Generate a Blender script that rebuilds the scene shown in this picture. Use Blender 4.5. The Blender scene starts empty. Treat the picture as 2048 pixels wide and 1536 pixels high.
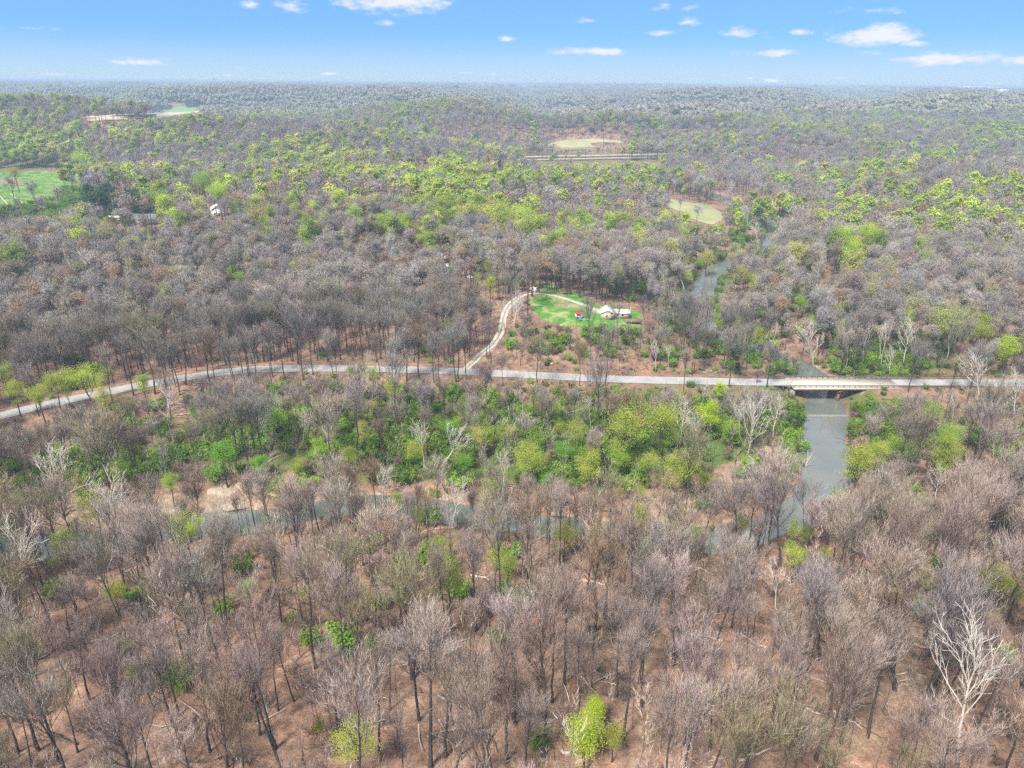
import bpy, math, random
import numpy as np
from mathutils import Matrix, Vector

# ------------------------------------------------------------------ camera
F = 1410.0                      # focal length in pixels of a 2048 px wide picture
CAMZ = 100.0
HAZE = 2.6e-4
PITCH = math.radians(23.15)
ROLL = math.radians(0.40)
SC = bpy.context.scene
COL = SC.collection
fw = np.array([0, math.cos(PITCH), -math.sin(PITCH)])
r0 = np.array([1.0, 0, 0]); u0 = np.array([0, math.sin(PITCH), math.cos(PITCH)])
RT = r0 * math.cos(ROLL) + u0 * math.sin(ROLL)
UP = -r0 * math.sin(ROLL) + u0 * math.cos(ROLL)
CAM = np.array([0, 0, CAMZ])
cam = bpy.data.objects.new("camera", bpy.data.cameras.new("camera"))
COL.objects.link(cam)
cam.matrix_world = Matrix(((RT[0], UP[0], -fw[0], 0), (RT[1], UP[1], -fw[1], 0), (RT[2], UP[2], -fw[2], CAMZ), (0, 0, 0, 1)))
cam.data.sensor_width = 36; cam.data.lens = 36 * F / 2048
cam.data.clip_start = 0.5; cam.data.clip_end = 90000
SC.camera = cam

def ray(px, py):
    px = np.asarray(px, float); py = np.asarray(py, float)
    d = fw + np.multiply.outer((px - 1024) / F, RT) + np.multiply.outer((768 - py) / F, UP)
    return d / np.linalg.norm(d, axis=-1, keepdims=True)

def proj(P):
    v = np.asarray(P, float) - CAM
    z = np.maximum(v @ fw, 1e-3)
    return 1024 + F * (v @ RT) / z, 768 - F * (v @ UP) / z

def onplane(px, py, z):
    d = ray(px, py)
    t = (z - CAMZ) / np.minimum(d[..., 2], -1e-3)
    return (CAM + d * t[..., None])

# ------------------------------------------------------------------ light, sky, exposure
SUN_EL, SUN_AZ = math.radians(52), math.radians(215)       # azimuth clockwise from +Y: behind the camera, left
world = bpy.data.worlds.new("World"); SC.world = world; world.use_nodes = True
def build_world():
    nt = world.node_tree; N = nt.nodes; L = nt.links
    bg = N["Background"]
    tc = N.new("ShaderNodeTexCoord")
    sky = N.new("ShaderNodeTexSky"); sky.sky_type = 'NISHITA'; sky.sun_disc = False
    sky.sun_elevation = SUN_EL; sky.sun_rotation = SUN_AZ
    sky.altitude = 100; sky.air_density = 1.0; sky.dust_density = 0.35; sky.ozone_density = 2.0
    # the haze layer of the lowest degrees is thin here: look the sky up a little higher
    sep = N.new("ShaderNodeSeparateXYZ"); L.new(tc.outputs["Generated"], sep.inputs[0])
    mz = N.new("ShaderNodeMath"); mz.operation = 'MULTIPLY_ADD'; mz.inputs[1].default_value = SKY_K; mz.inputs[2].default_value = SKY_O
    L.new(sep.outputs["Z"], mz.inputs[0])
    comb = N.new("ShaderNodeCombineXYZ")
    L.new(sep.outputs["X"], comb.inputs[0]); L.new(sep.outputs["Y"], comb.inputs[1]); L.new(mz.outputs[0], comb.inputs[2])
    nrm = N.new("ShaderNodeVectorMath"); nrm.operation = 'NORMALIZE'; L.new(comb.outputs[0], nrm.inputs[0])
    L.new(nrm.outputs[0], sky.inputs["Vector"])
    # clouds: azimuth / elevation space of the real sky dome
    az = N.new("ShaderNodeMath"); az.operation = 'ARCTAN2'; L.new(sep.outputs["X"], az.inputs[0]); L.new(sep.outputs["Y"], az.inputs[1])
    el = N.new("ShaderNodeMath"); el.operation = 'ARCSINE'; L.new(sep.outputs["Z"], el.inputs[0])
    ae = N.new("ShaderNodeCombineXYZ"); L.new(az.outputs[0], ae.inputs[0]); L.new(el.outputs[0], ae.inputs[1])
    def noise(scale, sx, sy, detail, rough=0.55):
        mp = N.new("ShaderNodeMapping"); mp.inputs["Scale"].default_value = (sx, sy, 1); L.new(ae.outputs[0], mp.inputs[0])
        n = N.new("ShaderNodeTexNoise"); n.inputs["Scale"].default_value = scale; n.inputs["Detail"].default_value = detail
        n.inputs["Roughness"].default_value = rough
        L.new(mp.outputs[0], n.inputs["Vector"]); return n
    n1 = noise(26, 1, 2.6, 8, 0.6)
    n2 = noise(90, 1, 2.0, 5, 0.6)
    best = None
    for (px, py, w, h, s) in CLOUDS:
        d = ray(px, py); a0 = math.atan2(d[0], d[1]); e0 = math.asin(d[2])
        sub = N.new("ShaderNodeVectorMath"); sub.operation = 'SUBTRACT'; L.new(ae.outputs[0], sub.inputs[0]); sub.inputs[1].default_value = (a0, e0, 0)
        mul = N.new("ShaderNodeVectorMath"); mul.operation = 'MULTIPLY'; L.new(sub.outputs[0], mul.inputs[0]); mul.inputs[1].default_value = (F / w, F / h, 0)
        ln = N.new("ShaderNodeVectorMath"); ln.operation = 'LENGTH'; L.new(mul.outputs[0], ln.inputs[0])
        mr = N.new("ShaderNodeMath"); mr.operation = 'MULTIPLY_ADD'; mr.inputs[1].default_value = -s * 0.8; mr.inputs[2].default_value = s
        L.new(ln.outputs["Value"], mr.inputs[0])
        if best is None: best = mr
        else:
            mx = N.new("ShaderNodeMath"); mx.operation = 'MAXIMUM'; L.new(best.outputs[0], mx.inputs[0]); L.new(mr.outputs[0], mx.inputs[1]); best = mx
    cl = N.new("ShaderNodeMath"); cl.operation = 'MAXIMUM'; cl.inputs[1].default_value = -0.35; L.new(best.outputs[0], cl.inputs[0])
    a = N.new("ShaderNodeMath"); a.operation = 'MULTIPLY_ADD'; a.inputs[1].default_value = 1.9; L.new(n1.outputs[0], a.inputs[0]); L.new(cl.outputs[0], a.inputs[2])
    b = N.new("ShaderNodeMath"); b.operation = 'MULTIPLY_ADD'; b.inputs[1].default_value = 0.55; L.new(n2.outputs[0], b.inputs[0]); L.new(a.outputs[0], b.inputs[2])
    m = N.new("ShaderNodeMapRange"); m.interpolation_type = 'SMOOTHSTEP'
    m.inputs["From Min"].default_value = 1.42; m.inputs["From Max"].default_value = 2.0; L.new(b.outputs[0], m.inputs[0])
    m.inputs["To Max"].default_value = 0.92
    # wide thin veil low over the horizon
    ccol = N.new("ShaderNodeMapRange"); ccol.data_type = 'FLOAT_VECTOR'
    ccol.inputs[7].default_value = (1.55, 1.55, 1.55); ccol.inputs[8].default_value = (2.15, 2.15, 2.15)
    ccol.inputs[9].default_value = (2.3, 2.75, 3.3); ccol.inputs[10].default_value = (3.35, 3.4, 3.5)
    L.new(b.outputs[0], ccol.inputs[6])
    tint = N.new("ShaderNodeMix"); tint.data_type = 'RGBA'; tint.blend_type = 'MULTIPLY'; tint.inputs[0].default_value = 1
    L.new(sky.outputs[0], tint.inputs[6]); tint.inputs[7].default_value = SKY_TINT
    # pale band hugging the horizon
    hb = N.new("ShaderNodeMapRange"); hb.interpolation_type = 'SMOOTHERSTEP'
    hb.inputs["From Min"].default_value = -0.01; hb.inputs["From Max"].default_value = 0.07
    hb.inputs["To Min"].default_value = 0.85; hb.inputs["To Max"].default_value = 0.0
    L.new(sep.outputs["Z"], hb.inputs[0])
    hm = N.new("ShaderNodeMix"); hm.data_type = 'RGBA'; L.new(hb.outputs[0], hm.inputs[0]); L.new(tint.outputs[2], hm.inputs[6]); hm.inputs[7].default_value = (2.2, 2.75, 3.1, 1)
    # higher up the sky is closed by a thin bright overcast
    oc = N.new("ShaderNodeMapRange"); oc.interpolation_type = 'SMOOTHSTEP'; oc.inputs["From Min"].default_value = .2; oc.inputs["From Max"].default_value = .62; oc.inputs["To Max"].default_value = .85
    L.new(sep.outputs["Z"], oc.inputs[0])
    om = N.new("ShaderNodeMix"); om.data_type = 'RGBA'; L.new(oc.outputs[0], om.inputs[0]); L.new(hm.outputs[2], om.inputs[6]); om.inputs[7].default_value = (2.7, 2.6, 2.45, 1); hm = om
    mix = N.new("ShaderNodeMix"); mix.data_type = 'RGBA'; L.new(m.outputs[0], mix.inputs[0]); L.new(hm.outputs[2], mix.inputs[6]); L.new(ccol.outputs[1], mix.inputs[7])
    L.new(mix.outputs[2], bg.inputs["Color"])
    bg.inputs["Strength"].default_value = 0.12
SKY_K, SKY_O = 1.2, 0.30
SKY_TINT = (0.66, 0.88, 0.95, 1)
CLOUDS = [(585, 12, 45, 13, .8), (500, 10, 25, 8, .5), (790, 5, 115, 22, 1.0), (775, 46, 34, 9, .6), (865, 52, 20, 5, .4), (285, 124, 55, 9, .9), (70, 57, 55, 5, .5),
          (1012, 79, 26, 7, .8), (1190, 103, 98, 9, 1.0), (1170, 40, 24, 6, .5), (1330, 66, 55, 7, .7), (1378, 45, 32, 8, .6), (1477, 67, 55, 13, .75), (1604, 63, 20, 7, .9),
          (1750, 20, 55, 8, .65), (1756, 72, 80, 20, 1.1), (1825, 87, 32, 8, .9), (1548, 105, 65, 8, .95), (1735, 105, 60, 7, .8), (1890, 116, 90, 12, 1.0), (2040, 122, 35, 11, .9),
          (1330, 10, 25, 9, .5), (1385, 14, 20, 8, .5), (480, 136, 22, 4, .5), (660, 147, 25, 4, .6), (930, 144, 22, 4, .5), (990, 148, 14, 4, .5), (455, 151, 40, 4, .5), (1160, 148, 50, 3, .5),
          (1500, 156, 14, 4, .8), (1545, 161, 26, 4, .8), (1685, 156, 15, 4, .8), (1390, 157, 25, 3, .6), (620, 156, 25, 3, .6), (100, 148, 40, 4, .5)]
build_world()
sun = bpy.data.objects.new("sun", bpy.data.lights.new("sun", 'SUN')); COL.objects.link(sun)
sun.data.energy = 3.2; sun.data.angle = math.radians(12); sun.data.color = (1.0, 0.92, 0.82)
sd = Vector((math.sin(SUN_AZ) * math.cos(SUN_EL), math.cos(SUN_AZ) * math.cos(SUN_EL), math.sin(SUN_EL)))
sun.rotation_euler = sd.to_track_quat('Z', 'Y').to_euler()
SC.view_settings.view_transform = 'Standard'; SC.view_settings.look = 'None'; SC.view_settings.gamma = 1
SC.view_settings.exposure = 1.22
cy = SC.cycles
cy.max_bounces = 4; cy.diffuse_bounces = 2; cy.glossy_bounces = 2; cy.transmission_bounces = 2; cy.transparent_max_bounces = 8; cy.volume_bounces = 0
cy.use_adaptive_sampling = True; cy.adaptive_threshold = 0.02
cy.use_denoising = False; cy.denoiser = 'OPENIMAGEDENOISE'; cy.denoising_input_passes = 'RGB_ALBEDO_NORMAL'; cy.denoising_prefilter = 'ACCURATE'
cy.caustics_reflective = False; cy.caustics_refractive = False
try: cy.use_light_tree = False
except Exception: pass

# ------------------------------------------------------------------ terrain function
def sstep(x, a, b):
    t = np.clip((x - a) / (b - a), 0, 1); return t * t * (3 - 2 * t)
def seglines(P, x, y):
    """distance of points to the polyline P"""
    x = np.asarray(x, float); y = np.asarray(y, float)
    best = np.full(x.shape, 1e18)
    for (ax, ay), (bx, by) in zip(P[:-1], P[1:]):
        dx, dy = bx - ax, by - ay
        t = np.clip(((x - ax) * dx + (y - ay) * dy) / max(dx * dx + dy * dy, 1e-9), 0, 1)
        d = (x - ax - t * dx) ** 2 + (y - ay - t * dy) ** 2
        best = np.minimum(best, d)
    return np.sqrt(best)
def smooth_line(P, n=6):
    P = np.asarray(P, float); out = []
    for i in range(len(P) - 1):
        p0 = P[max(i - 1, 0)]; p1 = P[i]; p2 = P[i + 1]; p3 = P[min(i + 2, len(P) - 1)]
        for k in range(n):
            t = k / n
            out.append(0.5 * ((2 * p1) + (-p0 + p2) * t + (2 * p0 - 5 * p1 + 4 * p2 - p3) * t * t + (-p0 + 3 * p1 - 3 * p2 + p3) * t ** 3))
    out.append(P[-1]); return np.array(out)
def pxline(pts, z):
    a = np.array(pts, float); return onplane(a[:, 0], a[:, 1], z)[:, :2]

WATER = -5.5
RIV_A = pxline([(-420, 1150), (-200, 1125), (0, 1100), (150, 1088), (300, 1070), (450, 1048), (600, 1026), (750, 1012), (900, 1022), (1050, 1045), (1180, 1062), (1300, 1072), (1420, 1076), (1520, 1062),
                (1595, 1030), (1640, 985), (1653, 930), (1650, 870), (1647, 810), (1636, 765), (1606, 738), (1565, 720), (1505, 700), (1440, 680), (1404, 655), (1394, 620), (1402, 588), (1420, 555),
                (1455, 530), (1500, 506), (1535, 488), (1552, 466), (1530, 440), (1490, 415), (1420, 388), (1330, 362)], WATER)
RIV = smooth_line(RIV_A, 4)
UPR = RIV_A[17:]
ROAD_PX = [(-260, 905), (-120, 862), (0, 832), (100, 808), (200, 787), (300, 767), (400, 751), (470, 742), (530, 738), (600, 737), (700, 737), (800, 739), (900, 742), (1000, 747), (1100, 752), (1200, 757), (1300, 760), (1400, 762),
           (1500, 764), (1600, 766), (1700, 766), (1800, 766), (1930, 766), (2060, 766), (2250, 768), (2500, 770)]
ROADW = smooth_line(pxline(ROAD_PX, 0.0), 4)
BAR = pxline([(1300, 1022), (1350, 1012), (1420, 990), (1500, 962), (1560, 930), (1600, 900)], -5.0)
BANKL = pxline([(60, 1066), (200, 1046), (320, 1026), (430, 1004), (520, 990), (590, 975)], -5.0)
HWY = pxline([(1045, 317.0), (1325, 311.5)], 2.0); HWY = HWY[0] + (HWY[1] - HWY[0]) * np.linspace(-.12, 1.12, 24)[:, None]
KN = onplane(1165, 630, 8.0)
YR_X, YR_Y = RIV_A[:13, 0], RIV_A[:13, 1]
_rng = np.random.RandomState(5)
WAVES = []
for lam, amp in ((1500, 1.0), (1150, .8), (820, .7), (600, .55), (430, .4), (300, .25), (210, .13)):
    for _ in range(3):
        a = _rng.uniform(0, 2 * math.pi); WAVES.append((math.cos(a) * 2 * math.pi / lam, math.sin(a) * 2 * math.pi / lam, _rng.uniform(0, 6.28), amp / 2.2))
def hnoise(x, y):
    s = 0
    for kx, ky, ph, am in WAVES: s = s + am * np.sin(kx * x + ky * y + ph)
    return s * 0.55
def H(x, y):
    x = np.asarray(x, float); y = np.asarray(y, float)
    yr = np.interp(x, YR_X, YR_Y)
    yroad = np.interp(x, ROADW[:, 0], ROADW[:, 1])
    base = -2.6 + 4.2 * sstep(yr - y, 8, 60) + 0.5 * np.sin(x / 13 + y / 21) + 0.45 * np.sin(x / 31 - y / 17 + 2)
    n = y - yroad
    dup = seglines(UPR, x, y)
    cor = sstep(dup, 16, 150)
    hill = 3.0 * sstep(n, 8, 60) * sstep(dup, 10, 40)
    hill = hill + 19 * sstep(n, 30, 330) * sstep(-x, -90, 90) * cor
    hill = hill + 17 * sstep(n, 40, 380) * sstep(x, 60, 200) * cor
    hill = hill + 8.5 * np.exp(-((x - KN[0]) / 52) ** 2 - ((y - KN[1] - 8) / 46) ** 2) * sstep(dup, 6, 34)
    far = (24 * sstep(y, 400, 1300) * (0.35 + 0.65 * sstep(dup, 60, 380)) * hnoise(x, y) + 6 * sstep(y, 380, 1200) + 5 * sstep(y, 2000, 6000)) * (0.15 + 0.85 * cor)
    far = far + (17.0 * sstep(y, 480, 900) + 4 * sstep(y, 1000, 1800)) * (np.sin(y / 92.0 + 1.6 * np.sin(x / 310.0) + x / 520.0) + .7 * np.sin(y / 151.0 - x / 260.0 + 2 * np.sin(x / 700.0))) * (0.25 + 0.75 * cor)
    h = base + hill + far + 2.0 * sstep(n, 20, 80) * np.sin(x / 37 + 1) * np.sin(y / 43) * cor
    h = np.where(y > 300, np.maximum(h, -4.5 + .25 * (h + 4.5)), h); h = np.where(h > 52, 52 + 19 * np.tanh((h - 52) / 19), h)
    # roads are graded in
    dr = seglines(ROADW, x, y)
    w = 1 - sstep(dr, 5.5, 17)
    h = h * (1 - w) + (-0.12) * w
    dh = seglines(HWY, x, y); w = 1 - sstep(dh, 55, 130); h = h * (1 - w) + 1.8 * w
    # river trench, gravel bars
    dd = seglines(RIV, x, y) - np.where(y < 172, 4.7, 7.0) + 1.1 * np.sin(x / 9.0 + y / 6.0) + 0.6 * np.sin(x / 3.7 - y / 5.1)
    bank = -5.75 + 0.62 * np.maximum(dd, -4)
    h = np.minimum(h, bank)
    db = seglines(BAR, x, y) + 1.0 * np.sin(x / 5.0 + y / 4.0); h = np.minimum(h, np.where(dd > 0, -5.25 + 0.13 * np.minimum(dd, 6) + 0.7 * np.maximum(db - 4.6, 0), 99))
    db2 = seglines(BANKL, x, y) + 0.8 * np.sin(x / 4.0); h = np.minimum(h, np.where(dd > 0, -5.3 + 0.22 * np.minimum(dd, 6) + 0.9 * np.maximum(db2 - 2.4, 0), 99))
    return h

TS = np.concatenate([np.linspace(95, 700, 1100), np.geomspace(701, 26000, 900)])
def march(px, py, lift=0.0):
    """first terrain point (raised by lift) on the ray through a picture point"""
    px = np.atleast_1d(np.asarray(px, float)); py = np.atleast_1d(np.asarray(py, float))
    d = ray(px, py); out = np.zeros((len(px), 3))
    for i in range(len(px)):
        P = CAM + d[i] * TS[:, None]
        g = P[:, 2] - H(P[:, 0], P[:, 1]) - lift
        k = np.nonzero(g < 0)[0]
        k = k[0] if len(k) else len(TS) - 1
        k = max(k, 1)
        a, b = g[k - 1], g[k]
        t = TS[k - 1] + (TS[k] - TS[k - 1]) * (a / (a - b) if a != b else 0)
        out[i] = CAM + d[i] * t
    out[:, 2] = H(out[:, 0], out[:, 1])
    return out

def inpoly(px, py, poly):
    poly = np.asarray(poly, float); n = len(poly); c = np.zeros(px.shape, bool); j = n - 1
    for i in range(n):
        xi, yi = poly[i]; xj, yj = poly[j]
        if yi != yj:
            c ^= ((yi > py) != (yj > py)) & (px < (xj - xi) * (py - yi) / (yj - yi) + xi)
        j = i
    return c

# ------------------------------------------------------------------ mesh helpers
def mk_mesh(name, V, quads=None, tris=None, mats=(), qmat=None, tmat=None, smooth=False):
    V = np.asarray(V, np.float32).reshape(-1, 3)
    q = np.zeros((0, 4), np.int32) if quads is None or len(quads) == 0 else np.asarray(quads, np.int32).reshape(-1, 4)
    t = np.zeros((0, 3), np.int32) if tris is None or len(tris) == 0 else np.asarray(tris, np.int32).reshape(-1, 3)
    me = bpy.data.meshes.new(name)
    me.vertices.add(len(V)); me.vertices.foreach_set("co", V.ravel())
    nl = q.size + t.size
    me.loops.add(nl); me.loops.foreach_set("vertex_index", np.concatenate([q.ravel(), t.ravel()]))
    me.polygons.add(len(q) + len(t))
    st = np.concatenate([np.arange(len(q)) * 4, q.size + np.arange(len(t)) * 3]).astype(np.int32)
    me.polygons.foreach_set("loop_start", st)
    mi = np.concatenate([np.zeros(len(q), np.int32) if qmat is None else np.asarray(qmat, np.int32), np.zeros(len(t), np.int32) if tmat is None else np.asarray(tmat, np.int32)])
    for m in mats: me.materials.append(m)
    me.polygons.foreach_set("material_index", mi)
    if smooth: me.polygons.foreach_set("use_smooth", np.ones(len(mi), bool))
    me.update(calc_edges=True); me.validate()
    return me
def link(name, me, parent=None):
    o = bpy.data.objects.new(name, me); COL.objects.link(o)
    if parent is not None: o.parent = parent
    return o
def tag(o, label=None, cat=None, group=None, kind=None):
    if label: o["label"] = label
    if cat: o["category"] = cat
    if group: o["group"] = group
    if kind: o["kind"] = kind
    return o
def empty(name, loc, rz=0.0):
    o = bpy.data.objects.new(name, None); COL.objects.link(o); o.location = loc; o.rotation_euler = (0, 0, rz); o.empty_display_size = 1; return o

class MB:
    """collects shapes for one mesh"""
    def __init__(s): s.V = []; s.Q = []; s.T = []; s.qm = []; s.tm = []; s.n = 0
    def add(s, V, Q=None, T=None, m=0):
        V = np.asarray(V, float).reshape(-1, 3); s.V.append(V)
        if Q is not None and len(Q): Q = np.asarray(Q).reshape(-1, 4); s.Q.append(Q + s.n); s.qm.append(np.full(len(Q), m))
        if T is not None and len(T): T = np.asarray(T).reshape(-1, 3); s.T.append(T + s.n); s.tm.append(np.full(len(T), m))
        s.n += len(V); return s
    def box(s, x0, x1, y0, y1, z0, z1, m=0):
        V = [(x, y, z) for z in (z0, z1) for (x, y) in ((x0, y0), (x1, y0), (x1, y1), (x0, y1))]
        return s.add(V, [(3, 2, 1, 0), (4, 5, 6, 7), (0, 1, 5, 4), (1, 2, 6, 5), (2, 3, 7, 6), (3, 0, 4, 7)], m=m)
    def tube(s, P, R, sides=6, m=0):
        P = np.asarray(P, float); 
        if P.ndim == 2: P = P[None]
        R = np.asarray(R, float)
        if R.ndim == 1: R = np.broadcast_to(R, P.shape[:2])
        n, k, _ = P.shape
        T = np.gradient(P, axis=1); T /= np.linalg.norm(T, axis=2, keepdims=True) + 1e-9
        ref = np.where(np.abs(T[:, :1, 2:3]) > 0.9, np.array([1.0, 0, 0]), np.array([0, 0, 1.0])); ref = np.broadcast_to(ref, T.shape)
        U = np.cross(T, ref); U /= np.linalg.norm(U, axis=2, keepdims=True) + 1e-9
        W = np.cross(T, U)
        a = np.arange(sides) * 2 * math.pi / sides
        V = P[:, :, None] + R[:, :, None, None] * (U[:, :, None] * np.cos(a)[None, None, :, None] + W[:, :, None] * np.sin(a)[None, None, :, None])
        i = np.arange(n)[:, None, None] * k * sides; j = np.arange(k - 1)[None, :, None] * sides; c = np.arange(sides)[None, None, :]
        c2 = (c + 1) % sides
        Q = np.stack([i + j + c, i + j + c2, i + j + sides + c2, i + j + sides + c], -1).reshape(-1, 4)
        return s.add(V.reshape(-1, 3), Q, m=m)
    def twigs(s, B, D, L, Wd, rng, m=0, bend=0.25, out=None):
        """flat tapering two-piece twigs"""
        n = len(B)
        D = D / (np.linalg.norm(D, axis=1, keepdims=True) + 1e-9)
        S = np.cross(D, rng.normal(size=(n, 3)) * (1 if out is None else .45) + (0 if out is None else out)); S /= np.linalg.norm(S, axis=1, keepdims=True) + 1e-9
        M = B + D * (L * 0.5)[:, None]
        D2 = D + rng.normal(size=(n, 3)) * bend + np.array([0, 0, bend * 0.5]); D2 /= np.linalg.norm(D2, axis=1, keepdims=True)
        E = M + D2 * (L * 0.5)[:, None]
        w = (Wd * 0.5)[:, None]
        V = np.stack([B - S * w, B + S * w, M + S * w * .75, M - S * w * .75, E], 1).reshape(-1, 3)
        i = np.arange(n) * 5
        return s.add(V, np.stack([i, i + 1, i + 2, i + 3], 1), np.stack([i + 3, i + 2, i + 4], 1), m=m)
    def cards(s, C, size, rng, m=0, upb=0.0, out=None):
        """small leaf triangles"""
        n = len(C)
        Nn = rng.normal(size=(n, 3)); Nn[:, 2] += upb
        if out is not None: Nn += out
        Nn /= np.linalg.norm(Nn, axis=1, keepdims=True)
        A = np.cross(Nn, rng.normal(size=(n, 3))); A /= np.linalg.norm(A, axis=1, keepdims=True); Bv = np.cross(Nn, A)
        sz = np.broadcast_to(np.asarray(size, float), (n,))[:, None] * rng.uniform(.6, 1.3, (n, 1))
        V = np.stack([C + A * sz * .62, C - A * sz * .5 + Bv * sz * .5, C - A * sz * .35 - Bv * sz * .55], 1).reshape(-1, 3)
        i = np.arange(n) * 3
        return s.add(V, None, np.stack([i, i + 1, i + 2], 1), m=m)
    def mesh(s, name, mats, smooth=False):
        return mk_mesh(name, np.concatenate(s.V), np.concatenate(s.Q) if s.Q else None, np.concatenate(s.T) if s.T else None, mats,
                       np.concatenate(s.qm) if s.qm else None, np.concatenate(s.tm) if s.tm else None, smooth)
    def build(s, name, mats, parent=None, smooth=False):
        return link(name, s.mesh(name, mats if isinstance(mats, (list, tuple)) else [mats], smooth), parent)

# ------------------------------------------------------------------ materials
def new_mat(name):
    m = bpy.data.materials.new(name); m.use_nodes = True
    nt = m.node_tree; b = nt.nodes["Principled BSDF"]; b.inputs["Roughness"].default_value = 0.9
    b.inputs["Specular IOR Level"].default_value = 0.15
    return m, nt, nt.nodes, nt.links, b
def noise_node(N, L, scale, detail=4, rough=0.6, vec=None, dist=0.0):
    n = N.new("ShaderNodeTexNoise"); n.inputs["Scale"].default_value = scale; n.inputs["Detail"].default_value = detail; n.inputs["Roughness"].default_value = rough
    n.inputs["Distortion"].default_value = dist
    if vec is not None: L.new(vec, n.inputs["Vector"])
    return n
def ramp(N, L, fac, stops):
    r = N.new("ShaderNodeValToRGB"); e = r.color_ramp.elements
    while len(e) < len(stops): e.new(0.5)
    for k, (p, c) in enumerate(stops): e[k].position = p; e[k].color = (*c, 1)
    L.new(fac, r.inputs[0]); return r
def mixc(N, L, f, a, b, mode='MIX'):
    m = N.new("ShaderNodeMix"); m.data_type = 'RGBA'; m.blend_type = mode
    for s, v in ((m.inputs[0], f), (m.inputs[6], a), (m.inputs[7], b)):
        if hasattr(v, "links") or hasattr(v, "is_linked"): L.new(v, s)
        elif isinstance(v, (tuple, list)): s.default_value = (*v[:3], 1)
        else: s.default_value = v
    return m.outputs[2]
def rough_mat(name, c1, c2, scale, rough=0.9, spec=0.15, metal=0.0, bump=0.0, detail=4):
    m, nt, N, L, b = new_mat(name)
    tc = N.new("ShaderNodeTexCoord"); n = noise_node(N, L, scale, detail, 0.6, tc.outputs["Object"])
    r = ramp(N, L, n.outputs[0], [(0.3, c1), (0.7, c2)]); L.new(r.outputs[0], b.inputs["Base Color"])
    b.inputs["Roughness"].default_value = rough; b.inputs["Specular IOR Level"].default_value = spec; b.inputs["Metallic"].default_value = metal
    if bump:
        bp = N.new("ShaderNodeBump"); bp.inputs["Strength"].default_value = bump; bp.inputs["Distance"].default_value = 0.05
        L.new(n.outputs[0], bp.inputs["Height"]); L.new(bp.outputs[0], b.inputs["Normal"])
    return m
def tint_mat(name, mul=(1, 1, 1), leaf=False, var=0.25, scale=0.8):
    """colour of each tree comes from its own 'tint' value"""
    m, nt, N, L, b = new_mat(name)
    at = N.new("ShaderNodeAttribute"); at.attribute_type = 'INSTANCER'; at.attribute_name = "tint"
    tc = N.new("ShaderNodeTexCoord"); n = noise_node(N, L, scale, 3, 0.6, tc.outputs["Object"])
    r = ramp(N, L, n.outputs[0], [(0.25, tuple(k * (1 - var) for k in mul)), (0.75, tuple(k * (1 + var) for k in mul))])
    c = mixc(N, L, 1.0, at.outputs["Color"], r.outputs[0], 'MULTIPLY')
    L.new(c, b.inputs["Base Color"])
    b.inputs["Specular IOR Level"].default_value = 0.08
    if leaf:
        t = N.new("ShaderNodeBsdfTranslucent"); L.new(c, t.inputs[0]); ms = N.new("ShaderNodeMixShader"); ms.inputs[0].default_value = 0.38
        L.new(b.outputs[0], ms.inputs[1]); L.new(t.outputs[0], ms.inputs[2]); L.new(ms.outputs[0], N["Material Output"].inputs[0])
    return m
M = {}
M['twig'] = tint_mat("twig_bark", (1, 1, 1), False, .22, .6)
M['limb'] = tint_mat("limb_bark", (.36, .35, .35), False, .35, 1.3)
def bark_mat():
    # darker at the butt, paler up in the limbs: each with its own bark
    m = rough_mat("trunk_bark", (.035, .03, .027), (.12, .105, .095), 1.6, .95, .1)
    return m
M['bark'] = bark_mat()
M['leaf'] = tint_mat("spring_leaf", (1, 1, 1), True, .28, .45)
def pale_bark():
    m, nt, N, L, b = new_mat("sycamore_bark")
    g = N.new("ShaderNodeTexCoord"); sp = N.new("ShaderNodeSeparateXYZ"); L.new(g.outputs["Object"], sp.inputs[0])
    n = noise_node(N, L, 1.4, 5, .7, g.outputs["Object"])
    ad = N.new("ShaderNodeMath"); ad.operation = 'MULTIPLY_ADD'; ad.inputs[1].default_value = 9; L.new(n.outputs[0], ad.inputs[0]); L.new(sp.outputs[2], ad.inputs[2])
    mr = N.new("ShaderNodeMapRange"); mr.inputs[1].default_value = 5.5; mr.inputs[2].default_value = 10; L.new(ad.outputs[0], mr.inputs[0])
    c = mixc(N, L, mr.outputs[0], (.2, .17, .14), (.68, .64, .59))
    r = ramp(N, L, n.outputs[0], [(.35, (.7, .68, .64)), (.6, (1, 1, 1))])
    L.new(mixc(N, L, 1.0, c, r.outputs[0], 'MULTIPLY'), b.inputs["Base Color"]); return m
M['pale'] = pale_bark()

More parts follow.
